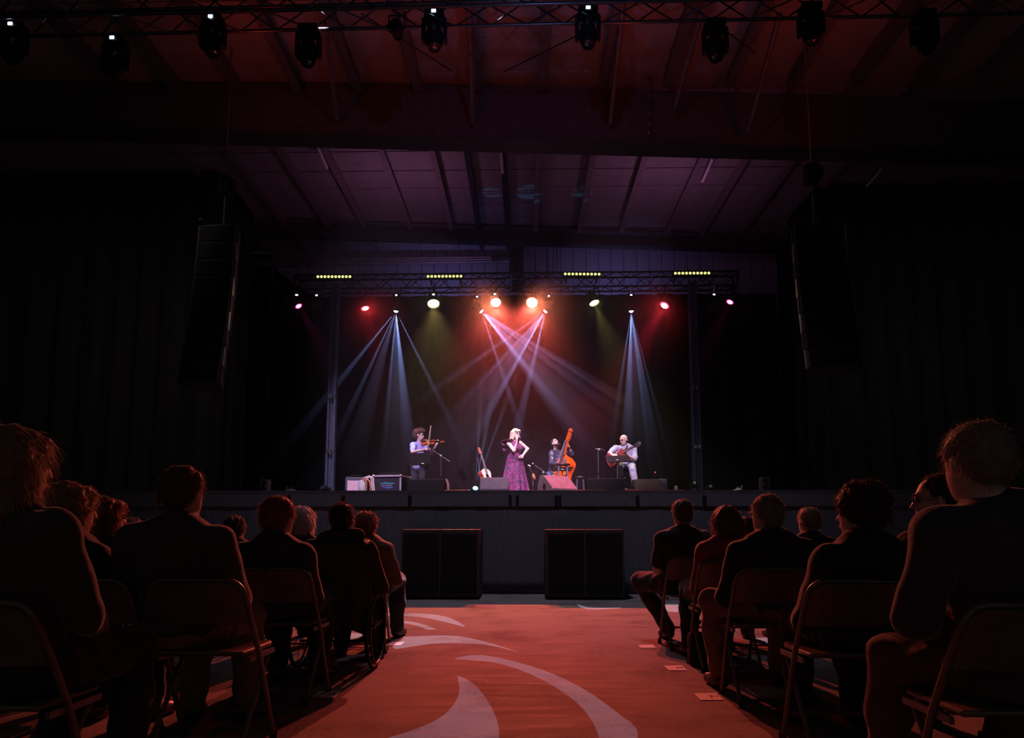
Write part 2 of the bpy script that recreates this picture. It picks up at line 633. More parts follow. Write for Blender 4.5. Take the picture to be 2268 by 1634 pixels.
# ------------------------------------------------------------------ drapes
def pleated(name, pts, ztop, zbot, m, n, amp=.07, label=None, cat='curtain', group=None, kind=None):
    """hanging cloth along a line in plan; ztop may be a function of the run 0..1"""
    q = MB()
    vs, fs = [], []
    L = [Vector(p) for p in pts]
    seg = [0]
    for a, b in zip(L, L[1:]): seg.append(seg[-1] + (b - a).length)
    rows = 9
    for j in range(rows):
        for i in range(n + 1):
            s = seg[-1] * i / n
            k = max(kk for kk in range(len(seg) - 1) if seg[kk] <= s + 1e-9)
            t = (s - seg[k]) / (seg[k + 1] - seg[k])
            p = L[k].lerp(L[k + 1], t)
            d = (L[k + 1] - L[k]).normalized()
            nn = Vector((-d.y, d.x))
            ph = s * 9.0 + 1.4 * math.sin(s * 1.3)
            fold = amp * (math.sin(ph) + .35 * math.sin(2.3 * ph + 1 + j * .1)) * (.45 + .55 * j / (rows - 1))
            p = p + nn * fold
            zt = ztop(i / n) if callable(ztop) else ztop
            vs.append((p.x, p.y, zt + (zbot - zt) * j / (rows - 1)))
    for j in range(rows - 1):
        for i in range(n):
            a = j * (n + 1) + i
            fs.append((a, a + 1, a + n + 2, a + n + 1))
    q.add(vs, fs)
    o = q.build(name, m, smooth=True)
    sd = o.modifiers.new('thick', 'SOLIDIFY'); sd.thickness = .012
    return tag(o, label, cat, group, kind)


zb = P(1165, 657, 18.2).z
pleated('backdrop_curtain', [(-7.0, 18.1), (6.8, 18.1)], lambda s: zb + (.9 * max(0, (.10 - s) / .10) ** 1.5), ZS + .01, DRAPE, 320, .06,
        'wide black pleated curtain hanging behind the musicians', 'curtain')
zl = P(300, 370, 15.2).z
pleated('masking_drape', [(-14.2, 15.3), (-7.12, 15.2), (-7.3, 17.4)], ZC - .1, 0.02, MASKING, 220, .06,
        'black floor-to-roof masking drape at the left of the stage', 'drape')
pleated('masking_drape', [(14.2, 16.2), (7.12, 16.1), (7.12, 18.0)], ZC - .1, 0.02, MASKING, 220, .06,
        'black floor-to-roof masking drape at the right of the stage', 'drape')

# ------------------------------------------------------------------ stage
t = thing('stage', 'raised black concert stage with a dark cloth skirt along its front', 'stage', (0, 11, 0))
DECK = mat('deck_ply', (.022, .021, .022), .55, scale=3)
n = 0
for j in range(3):
    for i in range(12):
        q = MB()
        q.box((-6.96 + 1.16 * i + .58, 11.0 + 2.44 * j + 1.22, ZS - .02), (1.152, 2.432, .04))
        q.build('deck_panel', DECK, t)
q = MB()
q.box((0, 11.0 + 3.7, ZS - .10), (13.9, 7.3, .12))
q.build('deck_frame', DARKSTEEL, t)
q = MB()
q.box((0, 10.985, ZS - .05), (13.92, .03, .10))
q.build('edge_trim', mat('edge_strip', (.07, .06, .065), .5), t)
for i in range(12):
    for y in (11.1, 14.5, 18.2):
        q = MB(); q.tube((-6.9 + i * 1.25, y + .05, 0), (-6.9 + i * 1.25, y + .05, ZS - .15), .03, n=6)
        q.build('leg', DARKSTEEL, t)
sk = pleated('skirt', [(-6.98, 10.96), (6.98, 10.96)], ZS - .10, .02, SKIRT, 300, .006, None, None)
sk.parent = t
sk.location = -t.location
q = MB()
q.box((0, 10.937, ZS - .16), (13.94, .025, .20))
q.build('skirt_band', SKIRT, t)
for px in (908, 1130, 1146, 1232, 1240, 1412, 760, 640, 1560):
    c = P(px, 1106, 10.9)
    q = MB(); q.box((c.x, 10.915, c.z), (.05, .02, .14), bevel=.006)
    q.build('skirt_clip', BLACK_PLASTIC, t)

# subwoofers on the floor before the stage
SUBP = None
for i, (px0, px1, lab) in enumerate([(889, 1062, 'big black subwoofer cabinet on the floor left of the aisle, before the stage'),
                                     (1208, 1382, 'big black subwoofer cabinet on the floor right of the aisle, before the stage'),
                                     (1527, 1700, 'black subwoofer cabinet half hidden behind the right-hand audience')]):
    Yf = 10.0
    a, b = P(px0, 1172, Yf), P(px1, 1172, Yf)
    zt = a.z if i < 2 else P(px0, 1168, Yf).z
    zt = P(1000, 1172, Yf).z
    cx, wdt = (a.x + b.x) / 2, b.x - a.x
    t = thing('subwoofer', lab, 'speaker', (cx, Yf, 0), 'subwoofers on the floor before the stage')
    q = MB(); q.box((cx, Yf + .42, .04 + (zt - .04) / 2), (wdt, .78, zt - .04), bevel=.012)
    q.build('cabinet', mat('sub_paint', (.022, .021, .021), .55), t)
    for k in range(2):
        q = MB(); q.box((cx + (k - .5) * wdt * .48, Yf + .02, zt / 2 + .02), (wdt * .45, .03, zt * .84), bevel=.008)
        q.build('grille', BLACKFAB, t)
    for k in range(2):
        q = MB(); q.box((cx + (k - .5) * (wdt - .02), Yf + .3, zt * .6), (.03, .22, .09), bevel=.01)
        q.build('handle', BLACK_METAL, t)
    for sx in (-1, 1):
        for sy in (.12, .7):
            q = MB(); q.lathe([(.035, 0), (.04, .045)], Matrix.Translation((cx + sx * (wdt / 2 - .08), Yf + sy, 0)), 10)
            q.build('foot', BLACK_PLASTIC, t)

# ------------------------------------------------------------------ line arrays at both sides
def line_array(pxl, pxr, pyt, pyb, Y, n, lab, mpx, mpy, side):
    top = P((pxl + pxr) / 2, pyt, Y)
    bot = P((pxl + pxr) / 2, pyb, Y)
    wdt = (P(pxr, pyt, Y) - P(pxl, pyt, Y)).length
    t = thing('line_array', lab, 'speaker', top)
    hgt = (top.z - bot.z) / n
    for i in range(n):
        z = top.z - (i + .5) * hgt
        dy = -.02 * i - .010 * i * i * .35
        rot = Matrix.Rotation(R(-1.3 * i), 3, 'X')
        q = MB()
        prof = [(-wdt / 2, -.02), (wdt / 2, -.02), (wdt / 2, .12), (wdt * .33, .42), (-wdt * .33, .42), (-wdt / 2, .12)]
        q.prism(prof, -hgt / 2 + .012, hgt / 2 - .012, Matrix.Translation((top.x, Y + dy, z)) @ rot.to_4x4())
        c = q.build('cabinet', mat('array_paint', (.05, .046, .043), .5), t)
        q = MB()
        q.box((top.x, Y + dy - .03, z), (wdt * .92, .02, hgt * .8), rot)
        q.build('grille', BLACKFAB, c)
        for s in (-1, 1):
            q = MB()
            q.box((top.x + s * (wdt / 2 + .008), Y + dy + .05, z), (.016, .06, hgt * 1.02), rot)
            q.build('rigging_bar', GREY_METAL if i % 2 else BLACK_METAL, c)
    q = MB()
    q.box((top.x, Y + .2, top.z + .06), (wdt, .08, .06))
    q.box((top.x - wdt * .4, Y + .2, top.z + .06), (.06, .6, .06))
    q.box((top.x + wdt * .4, Y + .2, top.z + .06), (.06, .6, .06))
    q.build('bumper_frame', BLACK_METAL, t)
    m = P(mpx, mpy, Y)
    m = Vector((top.x, Y + .2, m.z))
    q = MB()
    q.box(m, (.22, .22, .34), bevel=.04)
    q.box(m + Vector((.13, 0, .02)), (.10, .16, .2), bevel=.03)
    q.build('hoist_motor', BLACK_PLASTIC, t)
    q = MB()
    q.tube(m + Vector((0, 0, -.17)), (top.x, Y + .2, top.z + .08), .014, n=6)
    q.tube(m + Vector((0, 0, .17)), (top.x, Y + .2, ZC), .014, n=6)
    q.build('chain', GREY_METAL, t)
    return t


line_array(441, 524, 498, 860, 10.9, 9, 'tall black line array speaker hanging at the left of the stage', 470, 400, 1)
line_array(1757, 1872, 500, 826, 10.9, 8, 'tall black line array speaker with orange lit edge hanging right of the stage', 1812, 372, -1)


# ------------------------------------------------------------------ trusses
def box_truss(name, lab, A, B, size, pitch, rc, rd, m):
    """four chords and zigzag lacing between two end centres"""
    A, B = Vector(A), Vector(B)
    d = (B - A).normalized()
    up = Vector((0, 0, 1))
    if abs(d.z) > .8: up = Vector((0, 1, 0))
    s = d.cross(up).normalized()
    u = s.cross(d).normalized()
    t = thing(name, lab, 'truss', (A + B) / 2)
    cor = [(-1, -1), (1, -1), (1, 1), (-1, 1)]
    h = size / 2
    for cx, cz in cor:
        o = s * cx * h + u * cz * h
        q = MB(); q.tube(A + o, B + o, rc, n=8)
        q.build('chord', m, t, True)
    L = (B - A).length
    n = max(2, int(L / pitch))
    for f in range(4):
        c0, c1 = cor[f], cor[(f + 1) % 4]
        o0 = s * c0[0] * h + u * c0[1] * h
        o1 = s * c1[0] * h + u * c1[1] * h
        for i in range(n):
            p0 = A + d * (L * i / n) + (o0 if i % 2 == 0 else o1)
            p1 = A + d * (L * (i + 1) / n) + (o1 if i % 2 == 0 else o0)
            q = MB(); q.tube(p0, p1, rd, n=5, caps=False)
            q.build('brace', m, t)
    for e in (A, B):
        q = MB()
        for f in range(4):
            c0, c1 = cor[f], cor[(f + 1) % 4]
            q.tube(e + s * c0[0] * h + u * c0[1] * h, e + s * c1[0] * h + u * c1[1] * h, rc, n=6)
        q.build('end_frame', m, t)
    return t


Lh, Rh = P(-80, 82, HT + .15), P(2330, 26, HT - .15)
zh = (P(1100, 48, HT).z)
Lh.z += .19; Rh.z += .19
box_truss('house_truss', 'long black lighting truss under the roof at the top of the hall', Lh + Vector((0, -.2, 0)), Rh + Vector((0, -.2, 0)), .40, .55, .026, .013, TRUSS_METAL)
Ls, Rs = P(655, 627, TY + .2), P(1632, 618, TY - .15)
box_truss('stage_truss', 'black lighting truss spanning the stage above the musicians', Ls + Vector((0, .1, 0)), Rs + Vector((0, .1, 0)), .34, .34, .024, .011, mat('stage_truss_metal', (.03, .03, .033), .35, .8))


# towers: sectioned lift masts under the stage truss
def tower(px_t, px_b, Y, lab, bands):
    bx = P(px_b, 1090, Y).x
    tx = P(px_t, 690, Y).x
    t = thing('lift_tower', lab, 'tower', (bx, Y, ZS))
    zz = [ZS + .02] + [P(px_b, b, Y).z for b in bands] + [Ls.z - .2]
    MAST = mat('mast_metal', (.085, .10, .15), .45, .5)
    for i in range(len(zz) - 1):
        w = .205 - .012 * i
        x0 = bx
        q = MB()
        for sx in (-1, 1):
            q.box((x0 + sx * w * .36, Y, (zz[i] + zz[i + 1]) / 2), (w * .26, .16, zz[i + 1] - zz[i] - .01), bevel=.008)
        q.box((x0, Y + .04, (zz[i] + zz[i + 1]) / 2), (w * .7, .06, zz[i + 1] - zz[i] - .01))
        q.build('mast_section', MAST, t)
        if i:
            q = MB()
            for sx in (-1, 1):
                q.box((x0 + sx * .045, Y - .085, zz[i]), (.065, .03, .09), bevel=.006)
            q.build('latch', CHROME, t)
    q = MB()
    for a in range(4):
        c, s_ = math.cos(a * math.pi / 2 + .6), math.sin(a * math.pi / 2 + .6)
        q.box((bx + c * .3, Y + s_ * .3, ZS + .05), (.08, .6, .05), Matrix.Rotation(a * math.pi / 2 + .6 - math.pi / 2, 3, 'Z'))
    q.build('outrigger', BLACK_METAL, t)
    return t


tower(736, 730, 15.2, 'tall metal lift mast under the left end of the stage truss', (1000, 880))
tower(1536, 1546, 15.2, 'dim metal lift mast under the right end of the stage truss', (990, 860))


# ------------------------------------------------------------------ lamps on the trusses
def chord_at(x):
    """the lower back chord of the stage truss above x"""
    t_ = (x - Ls.x) / (Rs.x - Ls.x)
    c = (Ls + Vector((0, .1, 0))).lerp(Rs + Vector((0, .1, 0)), t_)
    return c + Vector((0, -.17, -.17))


def wash_light(px, py, c, tg, rr, nm, i):
    L = P(px, py, TY)
    d = (Vector(tg) - L).normalized()
    side = ['leftmost on the stage truss', 'second from the left on the stage truss', 'above the violinist', 'left of the pair above the singer',
            'right of the pair above the singer', 'above the guitarist', 'second from the right on the stage truss', 'rightmost on the stage truss'][i]
    t = thing('wash_light', f'glowing {nm} wash light, {side}', 'stage light', L, 'wash lights on the stage truss')
    rad = rr * PX(TY)
    m = frame(L, d.orthogonal(), d)
    q = MB()
    q.lathe([(rad * .55, -.30), (rad * .9, -.26), (rad * 1.12, -.10), (rad * 1.18, .02), (rad * 1.06, .025), (rad * 1.0, -.02)], m, 20)
    q.build('housing', BLACK_PLASTIC, t, True)
    key = nm.replace(' ', '_')
    E = mat('lens_rim_' + key, (.2, .1, .1), .3, emit=c, power=5 if i in (0, 1, 6, 7) else 12)
    q = MB()
    q.lathe([(rad * .99, -.005), (rad * .9, .008), (rad * .74, .014)], m, 20, caps=False)
    q.build('lens_rim', E, t, True)
    E = mat('lens_core_' + key, (.2, .1, .1), .3, emit=tuple(.16 + .84 * x for x in c), power=7 if i in (0, 1, 6, 7) else 24)
    q = MB()
    q.lathe([(rad * .74, .014), (rad * .4, .022), (.001, .024)], m, 20)
    q.build('lens', E, t, True)
    zt = Ls.z - .17
    q = MB()
    for s in (-1, 1):
        a = L + Vector((s * rad * 1.4, 0, 0)) - d * .1
        q.tube(a, (a.x, L.y, L.z + .26), .012, n=5)
    q.box((L.x, L.y, L.z + .27), (rad * 2.9, .04, .03))
    ch = chord_at(L.x)
    q.tube((L.x, L.y, L.z + .27), (L.x, ch.y, ch.z + .03), .02, n=6)
    q.box(ch, (.05, .07, .07), bevel=.01)
    q.build('yoke', BLACK_METAL, t)
    if i in (2, 3, 4):
        pass
    return t


for i, (px, py, c, tg, pw, cone, rr, nm) in enumerate(WASH):
    wash_light(px, py, c, tg, rr, nm, i)


def moving_head(L, d, lab, disp, group, scale=1.0, zt=None, lens_e=None, cat='stage light'):
    """L: lens centre; d: where it points; hung from above (zt) or standing (zt below)"""
    s = scale
    d = Vector(d).normalized()
    c = L - d * .24 * s
    t = thing('moving_head', lab, cat, c, group)
    m = frame(c, d.orthogonal(), d)
    q = MB()
    q.lathe([(.07 * s, -.20 * s), (.13 * s, -.17 * s), (.155 * s, -.05 * s), (.155 * s, .10 * s), (.125 * s, .19 * s), (.115 * s, .24 * s), (.095 * s, .24 * s), (.09 * s, .20 * s)], m, 20)
    h = q.build('head', BLACK_PLASTIC, t, True)
    q = MB()
    q.lathe([(.094 * s, .215 * s), (.088 * s, .255 * s), (.05 * s, .285 * s), (.001, .295 * s)] if lens_e else [(.094 * s, .205 * s), (.06 * s, .222 * s), (.001, .23 * s)], m, 18)
    q.build('lens', lens_e or mat('dark_lens', (.02, .03, .05), .08, .0, spec=.9), h, True)
    hang = zt is None or zt > L.z
    sg = 1 if hang else -1
    q = MB()
    for k in (-1, 1):
        q.box((c.x + k * .19 * s, c.y, c.z + sg * .12 * s), (.06 * s, .16 * s, .42 * s), bevel=.02 * s)
        q.tube((c.x + k * .17 * s, c.y, c.z), (c.x + k * .12 * s, c.y, c.z), .05 * s, n=10)
    q.box((c.x, c.y, c.z + sg * .31 * s), (.42 * s, .16 * s, .06 * s), bevel=.015 * s)
    q.build('yoke', BLACK_PLASTIC, t)
    q = MB()
    q.box((c.x, c.y, c.z + sg * .41 * s), (.34 * s, .26 * s, .13 * s), bevel=.015 * s)
    b = q.build('base', BLACK_PLASTIC, t)
    if disp:
        q = MB()
        q.box((c.x + disp[0], c.y - .135 * s, c.z + sg * .41 * s), (.075 * s, .012, .05 * s))
        q.build('display', WHITE_LED, b)
    q = MB()
    for k in (-1, 1):
        q.box((c.x + k * .1 * s, c.y, c.z + sg * .50 * s), (.04, .05, .07 * s))
    if zt is not None and hang and s < .8:
        ch = chord_at(c.x)
        q.tube((c.x, c.y, c.z + .48 * s), (c.x, ch.y, ch.z), .022, n=6)
        q.box(ch, (.05, .07, .07), bevel=.01)
    elif zt is not None and hang:
        t_ = (c.x - Lh.x) / (Rh.x - Lh.x)
        ch = (Lh + Vector((0, -.2, 0))).lerp(Rh + Vector((0, -.2, 0)), t_) + Vector((0, .2, -.2))
        q.tube((c.x, c.y, c.z + .48 * s), (c.x, ch.y, ch.z), .022, n=6)
        q.box(ch, (.06, .08, .08), bevel=.01)
    q.build('clamp', GREY_METAL, t)
    return t


for i, ((px, py, c, rays, pw), lab) in enumerate(zip(HEADS, ['moving head throwing a blue fan of beams, nearest the left', 'moving head with lilac beams crossing from the left of centre',
                                                 'moving head with lilac beams crossing from the right of centre', 'moving head throwing a narrow blue beam over the guitarist'])):
    L = P(px, py, TY - .1)
    d = sum(((P(a, b, TY) - L).normalized() for a, b, *_ in rays), Vector())
    E = mat('beam_lens', (.3, .4, .6), .2, emit=(.55, .78, 1.0), power=16)
    moving_head(L, d, lab, (0, 0), 'moving heads on the stage truss', .55, Ls.z - .17, E)
for (px, py, dd, lab) in [(712, 686, (.75, -.2, -.6), 'dark moving head with pink rim light, left end of the stage truss'),
                          (1570, 684, (-.8, -.2, -.55), 'dark moving head with pink rim light, right end of the stage truss')]:
    moving_head(P(px, py, TY - .1), dd, lab, (0, 0), 'moving heads on the stage truss', .6, Ls.z - .17)
for px, py, lab in [(657, 653, 'small white display above the leftmost magenta lamp'), (960, 652, 'small white display above the warm white lamp'),
                    (1096, 651, 'small white display above the left orange lamp')]:
    c = P(px, py, TY - .2)
    t = thing('power_box', lab.replace('small white display', 'small black power box with a white display'), 'power box', c)
    q = MB(); q.box(c + Vector((0, .04, 0)), (.16, .06, .08), bevel=.01); q.build('case', BLACK_PLASTIC, t)
    q = MB(); q.box(c, (.055, .012, .03)); q.build('display', WHITE_LED, t)
    q = MB(); ch = chord_at(c.x); q.tube(c + Vector((0, .04, .04)), ch, .015, n=6); q.box(ch, (.05, .07, .07), bevel=.01); q.build('clamp', BLACK_METAL, t)

# four bars of ten yellow lamps on top of the stage truss
YL = mat('yellow_led', (.4, .4, .2), .4, emit=(.80, .80, .30), power=1.15)
lensmesh = None
for (px0, px1, py0, py1, lab) in [(704, 775, 612.5, 612.5, 'leftmost bar of ten yellow lamps on the stage truss'), (948, 1021, 612, 611.5, 'bar of ten yellow lamps left of the middle of the stage truss'),
                                  (1252, 1327, 606.5, 607, 'bar of ten yellow lamps right of the middle of the stage truss'), (1496, 1570, 605, 604.5, 'rightmost bar of ten yellow lamps on the stage truss')]:
    a, b = P(px0, py0, TY - .35), P(px1, py1, TY - .35)
    t = thing('led_bar', lab, 'light bar', (a + b) / 2, 'yellow light bars on the stage truss')
    d = (b - a).normalized()
    q = MB()
    cc = (a + b) / 2 + Vector((0, .06, 0))
    q.box(cc, ((b - a).length + .12, .09, .10), bevel=.012)
    q.build('housing', BLACK_PLASTIC, t)
    for k in range(10):
        p = a.lerp(b, k / 9)
        if lensmesh is None:
            q = MB()
            q.lathe([(.033, 0), (.028, .012), (.001, .016)], Matrix.Rotation(math.pi / 2, 4, 'X'), 12)
            o = q.build('lamp', YL, t, True, local=True); lensmesh = o.data
        else:
            o = shared('lamp', lensmesh, t)
        o.location = p - t.location
    q = MB()
    for s in (-.35, .35):
        q.tube(cc + d * s, cc + d * s + Vector((0, .35, -.06)), .02, n=6)
    q.build('bracket', BLACK_METAL, t)

# moving heads on the house truss
GOBO_HEADS = []
for (px, py, dd, disp, lab) in [
        (22, 132, (0, -.3, -1), (0, 0), 'moving head with a lit white display, leftmost on the house truss'),
        (242, 163, (-.2, -.3, -1), (0, 0), 'black moving head hanging low with lit display, second from the left on the house truss'),
        (470, 119, (.1, -.2, -1), (0, 0), 'black moving head with lit display over the left seats'),
        (680, 140, (0, -.2, -1), None, 'black moving head without display, left of the middle of the house truss'),
        (962, 106, (.05, -.25, -1), (0, 0), 'black moving head with lit display, left one of the middle pair on the house truss'),
        (1303, 99, (0, -.25, -1), (0, 0), 'black moving head with lit display, right one of the middle pair on the house truss'),
        (1587, 129, (0, -.2, -1), None, 'black moving head hanging low without display, right of the middle of the house truss'),
        (1800, 93, (0, -.2, -1), None, 'black moving head without display over the right seats'),
        (2058, 112, (.2, -.1, -1), None, 'faint black moving head with blue glints, rightmost on the house truss')]:
    L = P(px, py, HT - .1)
    moving_head(L, dd, lab, disp, 'moving heads on the house truss', .86, P(px, 40, HT).z)
# ------------------------------------------------------------------ figures: smooth implicit bodies turned into meshes
def _cap(p, a, b, ra, rb):
    pa = p - a
    ba = b - a
    t = np.clip((pa @ ba) / max(1e-9, ba @ ba), 0, 1)
    d = pa - t[..., None] * ba
    return np.sqrt((d * d).sum(-1)) - (ra + (rb - ra) * t)


def _ell(p, c, r, rot):
    q = (p - c) @ rot if rot is not None else (p - c)
    k0 = np.sqrt(((q / r) ** 2).sum(-1))
    k1 = np.sqrt(((q / (r * r)) ** 2).sum(-1)) + 1e-9
    return k0 * (k0 - 1) / k1


def C(a, b, ra, rb=None, k=None):
    return ('c', np.array(a, np.float32), np.array(b, np.float32), ra, ra if rb is None else rb, k)


def E(c, r, rot=None, k=None):
    return ('e', np.array(c, np.float32), np.array(r, np.float32), None if rot is None else np.array(rot, np.float32), None, k)


def implicit(prims, h, k=.03, disp=None, grow=0.0):
    lo = np.array([1e9] * 3); hi = -lo
    boxes = []
    for q in prims:
        if q[0] == 'c':
            r = max(q[3], q[4]) + grow
            a = np.minimum(q[1], q[2]) - r; b = np.maximum(q[1], q[2]) + r
        else:
            r = float(max(q[2])) + grow
            a = q[1] - r; b = q[1] + r
        boxes.append((a, b))
        lo = np.minimum(lo, a); hi = np.maximum(hi, b)
    pad = 3 * h + (.02 if disp else 0)
    lo = lo - pad; hi = hi + pad
    n = np.ceil((hi - lo) / h).astype(int) + 1
    ax = [(lo[i] + h * np.arange(n[i])).astype(np.float32) for i in range(3)]
    Fd = np.full(n, .5, np.float32)
    for q, (a, b) in zip(prims, boxes):
        kk = k if q[5] is None else q[5]
        m = kk * 1.2 + 2 * h + .02
        i0 = np.maximum(0, np.floor((a - m - lo) / h).astype(int)); i1 = np.minimum(n, np.ceil((b + m - lo) / h).astype(int) + 1)
        sl = tuple(slice(i0[j], i1[j]) for j in range(3))
        gx, gy, gz = np.meshgrid(ax[0][sl[0]], ax[1][sl[1]], ax[2][sl[2]], indexing='ij')
        p = np.stack([gx, gy, gz], -1)
        d = _cap(p, q[1], q[2], q[3] + grow, q[4] + grow) if q[0] == 'c' else _ell(p, q[1], q[2] + grow, q[3])
        o = Fd[sl]
        hh = np.clip(.5 + .5 * (o - d) / kk, 0, 1)
        Fd[sl] = o * (1 - hh) + d * hh - kk * hh * (1 - hh)
    if disp is not None:
        gx, gy, gz = np.meshgrid(*ax, indexing='ij')
        near = np.abs(Fd) < .05
        Fd[near] += disp(gx[near], gy[near], gz[near])
    return nets(Fd, lo, h)


def nets(Fd, lo, h):
    S = Fd < 0
    nx, ny, nz = Fd.shape
    c = S[:-1, :-1, :-1]
    allin = c.copy(); anyin = c.copy()
    for i in (0, 1):
        for j in (0, 1):
            for k in (0, 1):
                s = S[i:nx - 1 + i, j:ny - 1 + j, k:nz - 1 + k]
                allin &= s; anyin |= s
    cell = anyin & ~allin
    idx = np.full(cell.shape, -1, np.int64)
    ijk = np.argwhere(cell)
    idx[cell] = np.arange(len(ijk))
    acc = np.zeros((len(ijk), 3)); cnt = np.zeros(len(ijk))
    I, J, K = ijk.T
    off = [(i, j, k) for i in (0, 1) for j in (0, 1) for k in (0, 1)]
    for a in off:
        for ax_ in range(3):
            if a[ax_]: continue
            b = list(a); b[ax_] = 1
            fa = Fd[I + a[0], J + a[1], K + a[2]]; fb = Fd[I + b[0], J + b[1], K + b[2]]
            m = (fa < 0) != (fb < 0)
            t = fa / np.where(m, fa - fb, 1)
            p = np.array(a, float)[None] + np.zeros((len(ijk), 1))
            p[:, ax_] += t
            acc[m] += p[m]; cnt[m] += 1
    V = (ijk + acc / np.maximum(cnt, 1)[:, None]) * h + lo
    faces = []
    for ax_ in range(3):
        o1, o2 = [(1, 2), (2, 0), (0, 1)][ax_]
        sl0 = [slice(None)] * 3; sl1 = [slice(None)] * 3
        sl0[ax_] = slice(0, -1); sl1[ax_] = slice(1, None)
        A, B = S[tuple(sl0)], S[tuple(sl1)]
        for flip in (False, True):
            e = np.argwhere((A & ~B) if not flip else (~A & B))
            e = e[(e[:, o1] > 0) & (e[:, o2] > 0) & (e[:, o1] < Fd.shape[o1] - 1) & (e[:, o2] < Fd.shape[o2] - 1)]
            if not len(e): continue
            u = np.zeros(3, int); u[o1] = 1
            w = np.zeros(3, int); w[o2] = 1
            q = [e - u - w, e - w, e, e - u]
            ids = [idx[tuple(z.T)] for z in q]
            if flip: ids = ids[::-1]
            faces.append(np.stack(ids, 1))
    return V, np.concatenate(faces)


def mesh_obj(name, V, Fc, m, parent=None, smooth=True):
    me = bpy.data.meshes.new(name)
    me.vertices.add(len(V)); me.vertices.foreach_set('co', np.asarray(V, np.float32).ravel())
    me.loops.add(Fc.size); me.loops.foreach_set('vertex_index', Fc.ravel().astype(np.int32))
    me.polygons.add(len(Fc)); me.polygons.foreach_set('loop_start', np.arange(0, Fc.size, 4, dtype=np.int32))
    me.update(calc_edges=True)
    me.validate()
    if smooth:
        me.polygons.foreach_set('use_smooth', [True] * len(me.polygons))
    me.materials.append(m)
    o = bpy.data.objects.new(name, me)
    COL.objects.link(o)
    if parent is not None: o.parent = parent
    return o


def V3(*a): return np.array(a, float)


def unit(v): return v / (np.linalg.norm(v) + 1e-9)


def headframe(f, up=(0, 0, 1)):
    f = unit(np.array(f, float)); u = np.array(up, float)
    u = unit(u - f * (u @ f)); r = np.cross(f, u)
    return r, f, u                       # right, forward, up


def folds(seed, amp, fx=38., fz=26.):
    rs = np.random.RandomState(seed)
    a = rs.uniform(0, 6.28, 6)

    def d(x, y, z):
        s = np.sin(fx * .6 * x + 9 * np.sin(7 * z + a[0]) * .35 + a[1]) * np.sin(fz * z + 11 * x + a[2])
        s2 = np.sin(fx * 1.3 * (x * .5 + y) + fz * .8 * z + 2 * np.sin(13 * y + a[3]) + a[4])
        return (amp * (.65 * s + .45 * s2)).astype(np.float32)
    return d


def fuzz(seed, amp, f=120.):
    rs = np.random.RandomState(seed)
    a = rs.uniform(0, 6.28, 6)

    def d(x, y, z):
        s = np.sin(f * x + 3 * np.sin(31 * z + a[0]) + a[1]) * np.sin(f * .8 * y + 2.5 * np.sin(27 * z + a[2]))
        s2 = np.sin(f * .45 * z + 4 * np.sin(19 * x + a[3]) + 3 * np.sin(23 * y) + a[4])
        return (amp * (.7 * s + .5 * s2)).astype(np.float32)
    return d


def head_prims(hc, fr, s=1.0, chin=0.0):
    """hc: middle between crown and chin"""
    r, f, u = fr
    rot = np.stack([r, f, u], 1)
    g = lambda a, b, c: hc + (r * a + f * b + u * c) * s
    return [E(g(0, -.012, .032), V3(.074, .094, .086) * s, rot, .02),
            E(g(0, .030, -.040), V3(.056, .062, .076) * s, rot, .03),
            E(g(0, .050, -.094), V3(.026, .028, .020) * s, rot, .03),
            C(g(0, .088, .012), g(0, .105, -.022), .009 * s, .013 * s, .012),
            E(g(0, .080, .031), V3(.044, .013, .010) * s, rot, .015),
            E(g(0, .090, -.060), V3(.024, .010, .008) * s, rot, .008),
            E(g(-.076, -.008, -.004), V3(.010, .020, .031) * s, rot, .006),
            E(g(.076, -.008, -.004), V3(.010, .020, .031) * s, rot, .006)]


def hand_prims(wr, d, nrm, side, s=1.0, curl=.6, thumb=.6):
    """d: direction of the hand, nrm: out of the back of the hand, side: +1 when the thumb is on d x nrm side"""
    d = unit(np.array(d, float)); n = np.array(nrm, float); n = unit(n - d * (n @ d)); w = np.cross(d, n)
    rot = np.stack([w, d, n], 1)
    o = [E(wr + d * .052 * s, V3(.041, .050, .017) * s, rot, .015)]
    for i, ln in enumerate((.072, .082, .076, .060)):
        x = (i - 1.5) * -.021 * side
        p0 = wr + (d * .088 + w * x) * s
        a = curl * .55
        d1 = d * math.cos(a) - n * math.sin(a)
        p1 = p0 + d1 * ln * .5 * s
        a2 = curl * 1.55
        d2 = d * math.cos(a2) - n * math.sin(a2)
        p2 = p1 + d2 * ln * .5 * s
        o += [C(wr + (d * .055 + w * x * .8) * s, p0, .012 * s, .0105 * s, .008), C(p0, p1, .0105 * s, .0095 * s, .004), C(p1, p2, .0095 * s, .008 * s, .004)]
    b = wr + (d * .022 + w * .028 * side) * s
    td = unit(d * .75 + w * side * .75 - n * .5 * thumb)
    t1 = b + td * .038 * s
    td2 = unit(d * .95 + w * side * .15 - n * .6 * thumb)
    o += [C(b, t1, .014 * s, .012 * s, .012), C(t1, t1 + td2 * .034 * s, .0115 * s, .009 * s, .004)]
    return o


